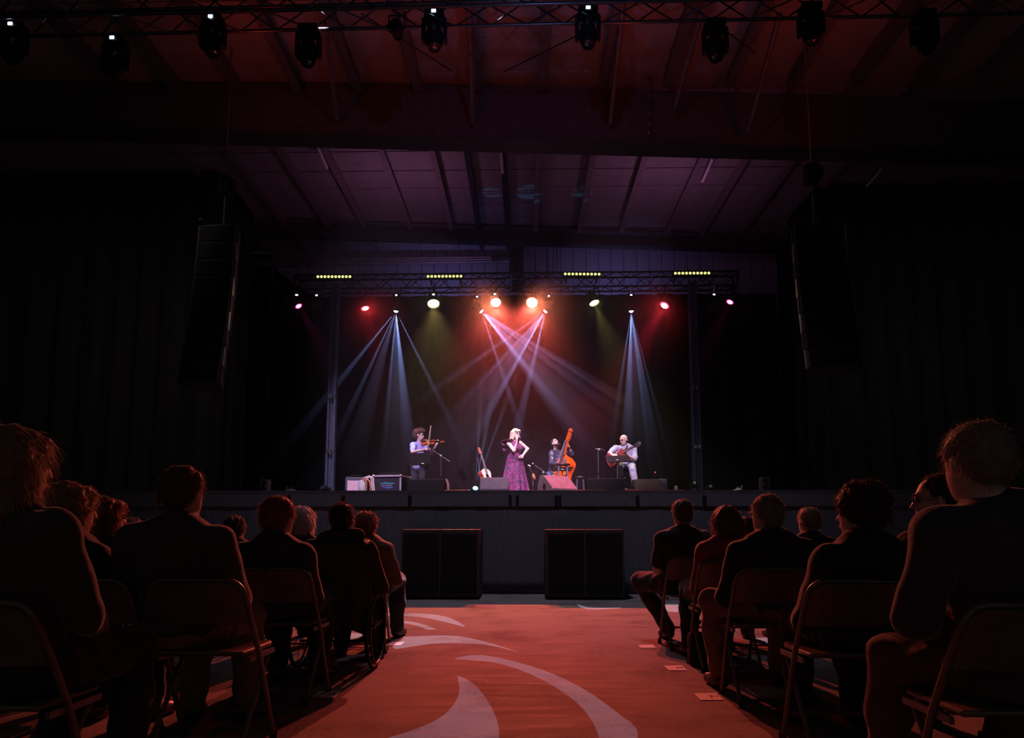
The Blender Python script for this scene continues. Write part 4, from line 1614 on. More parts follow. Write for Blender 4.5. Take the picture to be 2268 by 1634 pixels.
# ---- guitarist on a stool
J = dict(head=S(1381.3, 974.5, 15.22), neck=S(1385, 989.5, 15.32), pelvis=S(1389.5, 1029, 15.38),
         shR=S(1364, 992.5, 15.22), elR=S(1350, 1003, 14.98), wrR=S(1357.5, 1008, 14.80),
         shL=S(1403, 994.5, 15.40), elL=S(1406, 1018, 15.24), wrL=S(1387.5, 1008.5, 14.98),
         hipR=S(1381, 1030, 15.33), knR=S(1366, 1033.5, 14.98), anR=S(1378.5, 1055.5, 15.10), hipL=S(1397, 1030, 15.36), knL=S(1400.5, 1039, 14.95), anL=S(1407, 1076, 14.86),
         fr=headframe((-.74, -.58, -.30)), hs=1.0)
J['toeR'] = J['anR'] + V3(.03, -.14, -.07); J['toeL'] = J['anL'] + V3(.02, -.15, -.03)
t = person('bald guitarist in a pale blue shirt and grey trousers sitting on a stool', (J['pelvis'][0], 15.38, ZS))
hn = {'R': (S(1362, 1009.5, 14.74) - J['wrR'], V3(-.3, -.7, .6), -1, .8), 'L': (S(1383, 1004.5, 14.90) - J['wrL'], V3(.3, -.8, -.2), -1, 1.2)}
sweep('body', body_prims(J, 1.0, hn, girth=1.08), .009, SKIN2, t)
PALE = mat('pale_blue_shirt', (.40, .46, .62), .8, var=.04, bump=.3, scale=30)
sh = torso_prims(J, 1.0, 1.12, g=.014, length=.02) + [C(J['sh' + q], J['sh' + q] + (J['el' + q] - J['sh' + q]) * (.62 if q == 'R' else .80), .074, .072, .04) for q in 'LR'] + collar_prims(J, 1.0)
sweep('shirt', sh, .010, PALE, t, .03, folds(15, .007))
tr = [E(J['pelvis'] + V3(0, 0, -.01), V3(.175, .15, .12))] + leg_prims(J, 'L', 1.08, .014, False) + leg_prims(J, 'R', 1.08, .014, False)
sweep('trousers', tr, .011, mat('grey_trousers', (.42, .46, .58), .85, var=.04, bump=.25, scale=30), t, .03, folds(16, .007))
for q in 'LR': shoe(J, q, 1, SHOE, t)
eyes(J, t)
r, f, u = J['fr']
V, Fc = implicit([E(J['head'] - f * .048 - u * .022, V3(.070, .050, .034), np.stack([r, f, u], 1), .02)], .008, .02, fuzz(17, .002, 140))
local(mesh_obj('hair', V, Fc, mat('cropped_grey_hair', (.30, .26, .25), .8), t), t)
q = MB()
q.path([Vector(S(1390.5, 985.5, 15.26)), Vector(S(1386, 994, 15.13)), Vector(S(1378, 1004, 14.98)), Vector(S(1372, 1010, 14.90))], .016, 6)
q.build('guitar_strap', BLACKCLOTH, t)
# stool
sx = J['pelvis'][0] + .0
sz = J['pelvis'][2] - .115
t = thing('bar_stool', 'tall black stool under the seated guitarist', 'stool', (sx, 15.42, ZS))
q = MB(); q.lathe([(.165, -.025), (.175, -.01), (.175, .015), (.15, .03)], Matrix.Translation((sx, 15.42, sz)), 24); q.build('seat', BLACK_PLASTIC, t, True)
for a in range(4):
    c_, s_ = math.cos(a * math.pi / 2 + .8), math.sin(a * math.pi / 2 + .8)
    q = MB(); q.tube((sx + c_ * .12, 15.42 + s_ * .12, sz - .02), (sx + c_ * .22, 15.42 + s_ * .22, ZS), .014, n=8); q.build('leg', GREY_METAL, t)
q = MB(); q.path([(sx + .19 * math.cos(a), 15.42 + .19 * math.sin(a), ZS + .28) for a in [i * math.pi / 10 for i in range(20)]], .010, 6, closed=True); q.build('foot_ring', GREY_METAL, t)
# archtop guitar
a = Vector(S(1366, 1012, 14.78)); b = Vector(S(1405.5, 989, 14.62))
ax = (b - a).normalized()
gf = frame(a, ax, (-.35, -.85, .35))
t = thing('archtop_guitar', 'dark red electric guitar with f-holes on the seated guitarist\'s lap', 'guitar', a)
GL = .46
GO = outline([(.02, .09), (.10, .17), (.24, .195), (.38, .165), (.52, .118), (.64, .118), (.78, .140), (.90, .125), (.98, .06)], GL)
gm = gf @ Matrix.Translation((0, -GL * .52, -.03))
RED_G = mat('cherry_lacquer', (.19, .022, .016), .3, var=.2, spec=.5)
q = MB(); q.prism(GO, -.04, .035, gm, dome=.012); q.build('body', RED_G, t, True)
L2 = (b - a).length
q = MB(); q.prism([(-.027, GL * .40), (.027, GL * .40), (.022, L2 - .02), (-.022, L2 - .02)], .015, .038, gf); q.build('neck', mat('rosewood', (.10, .05, .04), .4), t)
q = MB(); q.prism([(-.022, L2 - .02), (.022, L2 - .02), (.040, L2 + .04), (.036, L2 + .15), (0, L2 + .17), (-.036, L2 + .15), (-.040, L2 + .04)], .0, .018, gf); q.build('headstock', EBONY, t)
for s in (-1, 1):
    for k in range(3):
        q = MB(); c = gf @ Vector((s * .045, L2 + .045 + k * .045, .008)); q.ball(c, .013, 8); q.build('tuner', CHROME, t, True)
q = MB(); q.box((0, 0, 0), (.10, .02, .02)); w = MB(); w.add(q.v, q.f, gm @ Matrix.Translation((0, GL * .36, .055))); w.build('bridge', CHROME, t)
for k in (.52, .66):
    q = MB(); q.box((0, 0, 0), (.075, .035, .014)); w = MB(); w.add(q.v, q.f, gm @ Matrix.Translation((0, GL * k, .05))); w.build('pickup', CHROME, t)
q = MB(); q.prism([(.05, .05), (.12, .05), (.085, .22), (.05, .22)], .05, .054, gm); q.build('pick_guard', BLACK_PLASTIC, t)

# ------------------------------------------------------------------ stands, monitors, cases on the deck


def tripod(q, x, y, z, h, r=.30, legr=.009):
    for a in range(3):
        an = a * 2.094 + .5
        q.tube((x, y, z + h), (x + r * math.cos(an), y + r * math.sin(an), z + .012), legr, n=6)


def mic_stand(lab, px, Y, py_top, boom=None, mic=None, straight=None):
    base = np.array((P(px, 1080, Y).x, Y, ZS))
    top = P(px, py_top, Y)
    t = thing('microphone_stand', lab, 'mic stand', base)
    q = MB(); q.tube(base + V3(0, 0, .03), (base[0], Y, base[2] + (top.z - base[2]) * .55), .014, n=8)
    q.tube((base[0], Y, base[2] + (top.z - base[2]) * .5), (base[0], Y, top.z), .010, n=8); q.build('pole', GREY_METAL, t)
    q = MB(); tripod(q, base[0], Y, ZS, .16); q.build('tripod', BLACK_METAL, t)
    q = MB(); q.lathe([(.022, -.03), (.022, .03)], Matrix.Translation((base[0], Y, base[2] + (top.z - base[2]) * .53)), 10); q.build('clutch', BLACK_PLASTIC, t)
    if boom:
        a, b = Vector(S(*boom[0])), Vector(S(*boom[1]))
        q = MB(); q.tube(a, b, .008, n=8); q.tube(b.lerp(a, .0), b.lerp(a, .14), .014, n=8); q.build('boom', mat('boom_metal', (.12, .12, .14), .35, .7), t)
        q = MB(); q.box(top, (.05, .04, .05), bevel=.008); q.build('swivel', GREY_METAL, t)
    if mic:
        c, d, rad = mic
        c = Vector(S(*c)); d = Vector(S(*d))
        q = MB(); q.ball(c, rad, 12); q.build('microphone_grille', mat('mic_mesh', (.45, .43, .46), .35, .8, scale=200), t, True)
        q = MB(); q.tube(c, d, rad * .8, rad * .5, 10); q.build('microphone_body', BLACK_METAL, t, True)
    return t


def music_stand(lab, poly, Y, tilt, post_px, post_top_py, paper=None, m=None):
    """poly: pixel corners of the desk (tl, tr, br, bl) on a plane that leans back by tilt"""
    tl, tr, br, bl = poly
    base = np.array((P(post_px, 1080, Y).x, Y + .02, ZS))
    t = thing('music_stand', lab, 'music stand', base)
    c = [Vector(S(tl[0], tl[1], Y + tilt)), Vector(S(tr[0], tr[1], Y + tilt)), Vector(S(br[0], br[1], Y)), Vector(S(bl[0], bl[1], Y))]
    n = (c[1] - c[0]).cross(c[3] - c[0]).normalized()
    q = MB(); v = c + [p + n * .008 for p in c]
    q.add(v, [(0, 1, 2, 3), (7, 6, 5, 4), (0, 4, 5, 1), (1, 5, 6, 2), (2, 6, 7, 3), (3, 7, 4, 0)]); q.build('desk', m or BLACK_PLASTIC, t)
    q = MB(); q.tube(c[3], c[2], .014, n=6); q.build('lip', m or BLACK_PLASTIC, t)
    q = MB(); tz = P(post_px, post_top_py, Y + .03).z
    q.tube((base[0], base[1] + .03, ZS + .05), (base[0], base[1] + .03, tz), .011, n=8); q.build('post', GREY_METAL, t)
    q = MB(); q.box((base[0], base[1] + .03, tz), (.06, .04, .05), bevel=.008); q.build('clamp', GREY_METAL, t)
    q = MB(); tripod(q, base[0], base[1] + .03, ZS, .20, .26); q.build('tripod', BLACK_METAL, t)
    return t


music_stand('wide black music stand in front of the violinist', [(903, 1003.5), (952, 1002.5), (955, 1027.5), (906, 1030)], 15.35, .0, 929, 1020)
q = MB(); c = P(936.5, 1026, 15.32); q.box(c, (.055, .012, .022))
tag(q.build('rosin_box', mat('white_card', (.75, .73, .75), .7)), 'tiny white box on the lip of the violinist\'s music stand', 'box')
mic_stand('boom microphone stand right of the violinist', 976.3, 15.2, 1010, ((953, 993.5, 15.2), (996, 1022, 15.2)), ((953, 993.5, 15.2), (958, 996.5, 15.2), .018))
mic_stand('straight microphone stand with an orange clip beside the singer', 1180.7, 14.2, 1056, ((1170, 1029.5, 14.2), (1183.5, 1058, 14.2)), None)
q = MB(); q.path([S(1181, 1049, 14.18), S(1182.5, 1055, 14.16), S(1184.5, 1061, 14.17)], [.018, .028, .018], 8)
tag(q.build('orange_cloth', mat('orange_cloth_m', (.55, .16, .06), .8), None, True), 'small orange cloth tied to the stand right of the singer', 'cloth')
q = MB(); q.ball(S(1170.5, 1030.5, 14.2), .020, 10); q.tube(S(1170.5, 1030.5, 14.2), S(1175, 1033, 14.2), .016, n=8)
tag(q.build('mic_clip', mat('clip_grey', (.5, .42, .4), .5), None, True), 'pale microphone clip on top of the leaning stand beside the singer', 'clip')
mic_stand('boom microphone stand between the singer and the bassist', 1203, 14.9, 1047, ((1183, 1029, 14.9), (1213, 1049.5, 14.9)), ((1180.3, 1027, 14.85), (1184.5, 1030, 14.88), .026))
mic_stand('straight pale microphone stand between the bassist and the guitarist', 1326, 15.0, 996, ((1319, 994, 15.0), (1333, 994.5, 15.0)), None)
q = MB(); q.tube(S(1330.5, 994.5, 14.95), S(1339, 998, 14.9), .020, .014, 10); q.ball(S(1339, 998, 14.9), .021, 10)
tag(q.build('microphone', BLACK_METAL, None, True), 'black microphone on the straight stand left of the guitarist', 'microphone')
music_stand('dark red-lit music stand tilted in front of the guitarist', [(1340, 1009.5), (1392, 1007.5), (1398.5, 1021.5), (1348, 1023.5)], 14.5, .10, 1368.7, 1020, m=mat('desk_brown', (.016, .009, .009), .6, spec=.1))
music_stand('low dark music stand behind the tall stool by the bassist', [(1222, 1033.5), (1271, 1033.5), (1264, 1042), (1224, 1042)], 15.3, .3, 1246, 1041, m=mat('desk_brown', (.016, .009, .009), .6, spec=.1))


def stool(lab, px0, px1, py, Y, legm, spread=1.12):
    c = P((px0 + px1) / 2, py, Y); r = (P(px1, py, Y).x - P(px0, py, Y).x) / 2
    t = thing('stool', lab, 'stool', (c.x, Y, ZS))
    q = MB(); q.lathe([(r * .96, -.022), (r, -.008), (r, .012), (r * .94, .02)], Matrix.Translation(c), 24); q.build('seat', mat('stool_black', (.025, .02, .022), .4), t, True)
    for a in range(4):
        c_, s_ = math.cos(a * math.pi / 2 + math.pi / 4), math.sin(a * math.pi / 2 + math.pi / 4)
        q = MB(); q.tube((c.x + c_ * r * .78, Y + s_ * r * .78, c.z - .02), (c.x + c_ * r * spread, Y + s_ * r * spread, ZS), .017, n=8); q.build('leg', legm, t)
    for hh in ((.42, .28) if c.z - ZS > .6 else (.4,)):
        k = 1 - hh
        rr = r * (.78 + (spread - .78) * k); z = ZS + (c.z - ZS) * hh
        q = MB()
        for a in range(4):
            a0, a1 = a * math.pi / 2 + math.pi / 4, (a + 1) * math.pi / 2 + math.pi / 4
            q.tube((c.x + math.cos(a0) * rr, Y + math.sin(a0) * rr, z), (c.x + math.cos(a1) * rr, Y + math.sin(a1) * rr, z), .010, n=6)
        q.build('rungs', legm, t)
    return c


c = stool('tall black stool with grey legs holding a glass, before the bassist', 1230.5, 1262, 1028.5, 14.7, mat('stool_leg', (.16, .16, .22), .4, .3))
g_ = P(1250.8, 1026, 14.62); g_.z = c.z + .022
t = thing('drinking_glass', 'small glass of water on the tall stool', 'glass', g_)
q = MB(); q.lathe([(.026, 0), (.032, .10), (.029, .10), (.024, .008)], Matrix.Translation(g_), 16)
gl = bpy.data.materials.new('clear_glass'); gl.use_nodes = True
gl.node_tree.nodes['Principled BSDF'].inputs['Transmission Weight'].default_value = .85
gl.node_tree.nodes['Principled BSDF'].inputs['Roughness'].default_value = .05
q.build('tumbler', gl, t, True)
q = MB(); q.lathe([(.022, .006), (.027, .07)], Matrix.Translation(g_), 16); q.build('water', mat('cloudy_water', (.7, .7, .75), .15), t, True)
stool('low black stool with grey legs right of the double bass', 1273, 1296.5, 1057.5, 14.3, mat('stool_leg2', (.10, .10, .13), .4, .3), 1.05)

# acoustic guitar on its stand
a, b = Vector(S(1088.5, 1084, 14.85)), Vector(S(1060, 991, 15.05))
ax = (b - a).normalized()
gf = frame(a, ax, (.76, -.62, .14))
if (gf @ Vector((0, 0, 1)) - a).y > 0: gf = frame(a, ax, (-.76, .62, -.14))
t = thing('acoustic_guitar', 'acoustic guitar with a pale top and red sides on a stand left of the singer', 'guitar', a)
GL = .50
GO = outline([(.02, .10), (.10, .175), (.25, .200), (.40, .165), (.54, .122), (.66, .122), (.80, .143), (.92, .120), (.985, .05)], GL)
q = MB(); q.prism(GO, -.11, -.004, gf); q.build('sides_and_back', mat('mahogany_red', (.42, .045, .022), .35, spec=.6), t, True)
q = MB(); q.prism([(x * 1.01, y) for x, y in GO], -.004, .003, gf); q.build('top', mat('spruce_top', (.80, .62, .50), .4, stretch=(8, 1, 1)), t)
q = MB(); q.lathe([(.050, .003), (.050, .006)], gf @ Matrix.Translation((0, GL * .64, 0)), 20); q.build('sound_hole', EBONY, t)
q = MB(); q.prism([(.035, GL * .36), (.095, GL * .40), (.085, GL * .58), (.05, GL * .60)], .0035, .006, gf); q.build('pick_guard', EBONY, t)
q = MB(); q.box((0, 0, 0), (.15, .03, .012)); w = MB(); w.add(q.v, q.f, gf @ Matrix.Translation((0, GL * .30, .008))); w.build('bridge', EBONY, t)
L2 = (b - a).length
q = MB(); q.prism([(-.027, GL * .74), (.027, GL * .74), (.022, L2 - .16), (-.022, L2 - .16)], .004, .020, gf); q.build('neck', mat('fretboard_grey', (.17, .12, .12), .4), t)
q = MB(); q.prism([(-.022, L2 - .165), (.022, L2 - .165), (.037, L2 - .13), (.032, L2), (-.032, L2), (-.037, L2 - .13)], -.006, .010, gf); q.build('headstock', mat('headstock_red', (.42, .12, .08), .35), t)
for s in (-1, 1):
    for k in range(3):
        q = MB(); q.ball(gf @ Vector((s * .045, L2 - .03 - k * .045, 0)), .011, 8); q.build('tuner', CHROME, t, True)
m0 = P(1058, 1012, 14.95); zb_ = ZS
t = thing('guitar_stand', 'thin metal stand behind the acoustic guitar', 'guitar stand', (m0.x, 14.95, ZS))
q = MB(); q.tube(m0, (P(1068, 1080, 14.95).x, 14.95, ZS + .22), .011, n=8); q.build('mast', GREY_METAL, t)
q = MB(); q.path([m0, Vector(S(1060, 1006, 14.9)), Vector(S(1065, 1006, 14.85))], .012, 6); q.build('yoke', BLACK_PLASTIC, t)
q = MB(); tripod(q, P(1068, 1080, 14.95).x, 14.95, ZS, .24, .3, .011); q.build('tripod', GREY_METAL, t)


def wedge(lab, px0, px1, pyt, Y, hgt, rz, face, depth=.46, m=None, top=.55, grille=True):
    """stage monitor; face 'back' shows the slanted grille away from us"""
    a, b = P(px0, pyt, Y), P(px1, pyt, Y)
    wdt = (b - a).length * (.98 if abs(rz) < .2 else 1)
    c = Vector(((a.x + b.x) / 2, Y + .2, ZS))
    t = thing('stage_monitor', lab, 'monitor', c, None, rz)
    prof = [(-depth * .5, 0), (depth * .5, 0), (depth * .5, .05), (depth * .12, hgt), (-depth * .22, hgt), (-depth * .5, hgt * .42)]
    if face == 'slope': prof = [(depth * .5, 0), (-depth * .5, 0), (-depth * .5, hgt * .40), (depth * .08, hgt), (depth * .34, hgt), (depth * .5, hgt * .6)][::-1]
    if face == 'front': prof = [(-x, z) for x, z in prof]
    M = Matrix(((0, 0, 1, 0), (1, 0, 0, 0), (0, 1, 0, 0), (0, 0, 0, 1)))
    q = MB(); q.prism(prof, -wdt / 2, wdt / 2, M)
    o = q.build('cabinet', m or mat('wedge_paint', (.05, .048, .054), .55), t, local=True)
    bv = o.modifiers.new('bevel', 'BEVEL'); bv.width = .012; bv.segments = 2
    if not grille: prof = prof[:2] + [(depth * .5, hgt * .05), (depth * .5, hgt * .55)] + prof[4:]
    p = [Vector((0, *prof[2])), Vector((0, *prof[3]))]
    n = Vector((0, (p[1] - p[0]).z, -(p[1] - p[0]).y)).normalized()
    if n.z < 0: n = -n
    q = MB()
    cc = (p[0] + p[1]) / 2 + n * .004
    ang = math.atan2((p[1] - p[0]).z, (p[1] - p[0]).y)
    q.box(cc, (wdt * .9, (p[1] - p[0]).length * .88, .012), Matrix.Rotation(ang, 3, 'X')); q.build('grille', BLACKFAB, t, local=True)
    for s in (-1, 1):
        q = MB(); q.lathe([(.062, -.004), (.062, .004), (.04, .006)], Matrix.Translation((s * (wdt / 2 + .002), -.02 if face == 'back' else .02, hgt * .5)) @ Matrix.Rotation(math.pi / 2, 4, 'Y'), 16); q.build('handle_cup', BLACK_PLASTIC, t, local=True)
    return t


WG = mat('wedge_grey', (.050, .045, .060), .7, spec=.2)
wedge('grey stage monitor in front of the acoustic guitar, left of the singer', 1062, 1127, 1068, 13.3, .40, 0, 'back', m=WG)
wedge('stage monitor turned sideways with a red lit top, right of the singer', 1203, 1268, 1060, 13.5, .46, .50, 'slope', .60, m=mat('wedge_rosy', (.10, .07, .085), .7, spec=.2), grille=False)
wedge('low dark stage monitor in front of the guitarist\'s foot', 1404, 1466, 1074, 13.3, .36, 0, 'back', m=mat('wedge_brown', (.045, .028, .032), .7, spec=.2))


def box_monitor(lab, px0, px1, pyt, Y):
    a, b = P(px0, pyt, Y), P(px1, pyt, Y)
    c = Vector(((a.x + b.x) / 2, Y + .25, ZS))
    t = thing('floor_monitor', lab, 'monitor', c)
    w, h = b.x - a.x, a.z - ZS
    q = MB(); q.box(c + Vector((0, 0, h / 2)), (w, .5, h), bevel=.018); q.build('cabinet', mat('monitor_black', (.007, .007, .007), .7, spec=.15), t)
    q = MB(); q.box(c + Vector((0, -.245, h / 2)), (w * .92, .02, h * .8), bevel=.006); q.build('grille', BLACKFAB, t)
    for s in (-1, 1):
        q = MB(); q.box(c + Vector((s * (w / 2), 0, h * .6)), (.03, .16, .05), bevel=.008); q.build('handle', BLACK_METAL, t)


box_monitor('black box monitor on the deck below the violinist', 901, 984, 1060.5, 13.4)
box_monitor('black box monitor on the deck left of the guitarist', 1299, 1382, 1059, 13.4)
q = MB(); a = P(988, 1062, 13.7)
q.path([(a.x, 13.7, a.z), (a.x + .05, 13.65, a.z - .10), (a.x + .06, 13.6, ZS + .12), (a.x + .02, 13.55, ZS + .02)], [.03, .035, .03, .03], 8)
tag(q.build('cable_bundle', mat('brown_cable', (.16, .06, .045), .6), None, True), 'reddish brown bundle of cables right of the violinist\'s box monitor', 'cable')

# road case
ROADB = mat('case_laminate', (.035, .024, .040), .45)
ALU = mat('case_edge', (.55, .52, .60), .4, .35)
a, b = P(832, 1051, 13.5), P(895.5, 1054, 13.5)
w, h = b.x - a.x, (a.z + b.z) / 2 - ZS
c = Vector(((a.x + b.x) / 2 - .02, 13.8, ZS))
t = thing('road_case', 'black road case with silver edges and a teal sticker on the left of the stage', 'case', c, None, R(-9))
q = MB(); q.box((0, 0, h / 2), (w, .56, h - .01)); q.build('body', ROADB, t, local=True)
for (ca, sa) in [((0, -.28, h - .01), (w, .035, .035)), ((0, -.28, .02), (w, .035, .035)), ((-w / 2, -.28, h / 2), (.035, .035, h)), ((w / 2, -.28, h / 2), (.035, .035, h)),
                 ((0, .28, h - .01), (w, .035, .035)), ((-w / 2, .28, h / 2), (.035, .035, h)), ((-w / 2, 0, h - .01), (.035, .56, .035)), ((w / 2, 0, h - .01), (.035, .56, .035))]:
    q = MB(); q.box(ca, sa, bevel=.005); q.build('edge_strip', ALU, t, local=True)
for sx_ in (-1, 1):
    for sy_ in (-1, 1):
        q = MB(); q.ball((sx_ * w / 2, sy_ * .28, h - .01), .032, 10); q.build('ball_corner', mat('corner_brass', (.6, .42, .35), .3, .6), t, True, local=True)
for sx_ in (-.33, .33):
    q = MB(); q.box((sx_ * w, -.285, .05), (.13, .03, .09), bevel=.01); q.build('latch', GREY_METAL, t, local=True)
q = MB(); q.box((-w / 2 - .008, 0, h * .6), (.015, .22, .16), bevel=.006); q.build('side_handle', GREY_METAL, t, local=True)
TEAL = mat('sticker_teal', (.04, .24, .26), .6); PINK = mat('sticker_pink', (.62, .30, .55), .6); BLU = mat('sticker_blue', (.06, .13, .34), .6)
q = MB(); q.prism([(-.16, .05), (-.05, .075), (.0, .062), (.16, .05), (.13, .022), (-.15, .03)], -.003, .003, Matrix.Translation((.02, -.284, h * .55)) @ Matrix.Rotation(math.pi / 2, 4, 'X')); st = q.build('sticker', TEAL, t, local=True)
q = MB(); x = -.125
for wd in (5, 7):
    for k in range(wd):
        q.box((x + .02, -.289, h * .55 + .002), (.011, .003, .018)); x += .0165
    x += .016
q.build('sticker_lettering', PINK, st, local=True)
q = MB(); q.prism([(-.12, -.02), (.12, -.018), (.10, -.05), (-.02, -.062), (-.10, -.045)], -.003, .003, Matrix.Translation((.02, -.284, h * .55)) @ Matrix.Rotation(math.pi / 2, 4, 'X')); q.build('sticker_tail', BLU, st, local=True)
q = MB(); q.box((0, .02, h + .03), (w * .8, .4, .06), bevel=.01)
o = q.build('lid_tray', BLACK_PLASTIC, t, local=True)

# amplifier with a pale grille, white pitcher-shaped cooler, folded trolley
a, b = P(763, 1057, 13.5), P(797, 1059, 13.5)
h = a.z - ZS; w = b.x - a.x
c = Vector(((a.x + b.x) / 2, 13.7, ZS))
t = thing('guitar_amplifier', 'dark amplifier with a pale pink grille cloth, tilted back at the left of the stage', 'amplifier', c, None, R(12))
tl = Matrix.Rotation(R(-12), 3, 'X')
q = MB(); q.box((0, .05, h / 2), (w + .06, .26, h), tl, bevel=.02); q.build('cabinet', mat('amp_tolex', (.03, .035, .06), .6), t, local=True)
q = MB(); q.box((0, -.085, h * .46 + .004), (w * .90, .02, h * .82), tl, bevel=.006); q.build('grille_cloth', mat('grille_cloth_pink', (.62, .42, .46), .8, scale=90), t, local=True)
for s in (-1, 1):
    q = MB(); q.ball((s * w * .46, -.02, h + .01), .022, 8); q.build('corner', CHROME, t, True, local=True)
q = MB(); q.path([(-.12, .08, h + .02), (-.09, .08, h + .06), (.09, .08, h + .06), (.12, .08, h + .02)], .012, 6); q.build('handle', BLACK_PLASTIC, t, local=True)
c = P(803, 1090, 13.2); c.z = ZS
t = thing('cooler_jug', 'white cooler jug with a curved orange handle beside the road case', 'jug', c)
q = MB(); q.lathe([(.075, 0), (.085, .02), (.085, .30), (.078, .325), (.03, .335)], Matrix.Translation(c), 20); q.build('jug', mat('white_plastic', (.80, .78, .82), .45), t, True)
q = MB(); pt = [c + Vector(v) for v in ((.06, -.05, .30), (.09, -.06, .335), (.14, -.06, .31), (.165, -.06, .20), (.16, -.06, .08), (.14, -.06, .015))]
q.path(catmull(pt, 5, False), .017, 8); q.build('handle', mat('orange_strap', (.70, .20, .13), .6), t, True)
q = MB(); q.path([c + Vector(v) for v in ((-.02, -.06, .345), (.05, -.08, .345), (.075, -.08, .30), (.075, -.08, .0))], .014, 6); q.build('strap', mat('orange_strap', (.70, .20, .13), .6), t)
c = P(821, 1090, 13.25); c.z = ZS
t = thing('folding_trolley', 'thin white folded trolley frame left of the road case', 'trolley', c)
q = MB(); q.path([c + Vector(v) for v in ((-.14, .0, .38), (-.03, 0, .42), (.0, 0, .39), (.03, 0, .15), (.05, 0, .02))], .013, 6); q.build('frame', mat('white_tube', (.8, .76, .78), .4), t)
q = MB(); q.path([c + Vector(v) for v in ((-.14, .18, .38), (-.03, .18, .42), (.0, .18, .39), (.03, .18, .15), (.05, .18, .02))], .013, 6); q.build('frame', mat('white_tube', (.8, .76, .78), .4), t)
q = MB(); q.tube(c + Vector((.04, 0, .06)), c + Vector((.04, .18, .06)), .012)
for y in (-.02, .2): q.lathe([(.05, -.012), (.05, .012)], Matrix.Translation(c + Vector((.05, y, .05))) @ Matrix.Rotation(math.pi / 2, 4, 'X'), 14)
q.build('wheel', BLACK_PLASTIC, t)

# right-hand amplifier, gooseneck, foot pedals
a, b = P(1460, 1060, 13.9), P(1479, 1060, 13.9)
h = a.z - ZS; w = b.x - a.x
c = Vector(((a.x + b.x) / 2, 14.1, ZS))
t = thing('guitar_amplifier', 'small dark blue amplifier behind the low monitor on the right', 'amplifier', c)
q = MB(); q.box(c + Vector((0, 0, h / 2)), (w, .3, h), bevel=.015); q.build('cabinet', mat('amp_blue', (.05, .055, .075), .6), t)
q = MB(); q.box(c + Vector((0, -.15, h * .45)), (w * .86, .015, h * .7)); q.build('grille_cloth', mat('grille_dark', (.03, .03, .04), .9), t)
q = MB(); q.box(c + Vector((0, 0, h + .012)), (w * .5, .04, .02), bevel=.006); q.build('handle', BLACK_PLASTIC, t)
a = P(1451, 1046, 14.0)
t = thing('gooseneck_lamp', 'thin gooseneck lamp with a small red tip behind the low monitor', 'lamp', (a.x, 14.0, ZS))
q = MB(); q.path([(a.x - .02, 14.0, ZS + .02), (a.x - .03, 14.0, ZS + .25), (a.x - .01, 14.0, a.z - .05), a], .009, 6); q.build('stem', BLACK_METAL, t)
q = MB(); q.ball(a, .018, 8); q.build('tip', mat('red_led', (.3, .05, .04), .4, emit=(1, .12, .1), power=.35), t, True)
q = MB(); q.lathe([(.08, 0), (.08, .02)], Matrix.Translation((a.x - .02, 14.0, ZS)), 16); q.build('base', BLACK_METAL, t)
for (px, py, Y, lab) in [(1539, 1070, 14.6, 'small floor light with a pale blue gleam, third from the right edge of the deck'), (1574, 1077, 14.6, 'small floor light with a pale green gleam right of the lift mast')]:
    c = P(px, py, Y)
    L = c + Vector((0, 0, 0))
    t = moving_head(L, (-.1, -1, .25), lab, None, None, .42, 0)
    q = MB(); q.ball(L + Vector((0, -.012, 0)), (.028, .012, .032), 10); q.build('glint_glass', mat('glint_glass', (.45, .6, .75), .1, spec=1), t, True)
for (px0, px1, py0, py1, lab) in [(632, 666, 1076, 1090, 'silver folded laptop stand lying at the left edge of the deck'), (1620, 1646, 1076, 1088, 'grey folded laptop stand lying at the right edge of the deck')]:
    Y = 13.2; a = P(px0, py1, Y); b = P(px1, py1, Y)
    t = thing('laptop_stand', lab, 'stand', (a.x, Y, ZS))
    flip = px0 > 1000
    x0, x1 = (a.x, b.x) if not flip else (b.x, a.x)
    hh = P(px0, py0, Y).z
    sgn = 1 if not flip else -1
    q = MB(); q.path([(x0, Y, ZS + .01), (x0 + sgn * .02, Y, hh), (x0 + sgn * .09, Y, ZS + .13)], .012, 6); q.path([(x0, Y + .25, ZS + .01), (x0 + sgn * .02, Y + .25, hh), (x0 + sgn * .09, Y + .25, ZS + .13)], .012, 6); q.build('arm', GREY_METAL, t)
    q = MB(); q.add([(x0, Y, ZS + .14), (x1, Y, ZS + .10), (x1, Y + .3, ZS + .10), (x0, Y + .3, ZS + .16), (x0, Y, ZS + .165), (x1, Y, ZS + .115), (x1, Y + .3, ZS + .115), (x0, Y + .3, ZS + .185)],
                [(3, 2, 1, 0), (4, 5, 6, 7), (0, 1, 5, 4), (1, 2, 6, 5), (2, 3, 7, 6), (3, 0, 4, 7)]); q.build('tray', mat('tray_grey', (.42, .42, .48), .4, .4), t)
    q = MB(); q.tube((x1, Y + .02, ZS), (x1, Y + .02, ZS + .11), .012); q.tube((x1, Y + .28, ZS), (x1, Y + .28, ZS + .11), .012); q.tube((x0, Y + .02, ZS), (x0, Y + .02, ZS + .15), .012); q.build('foot', BLACK_METAL, t)
c = P(1498, 1079, 13.6)
t = thing('effects_box', 'small pale upright box at the right edge of the deck', 'box', (c.x, 13.6, ZS))
q = MB(); q.box((c.x, 13.6, ZS + .12), (.05, .08, .24), bevel=.008); q.build('case', mat('box_grey', (.40, .36, .38), .5), t)
q = MB(); q.lathe([(.014, 0), (.014, .03)], Matrix.Translation((c.x, 13.6, ZS + .24)), 8); q.build('knob', BLACK_PLASTIC, t)

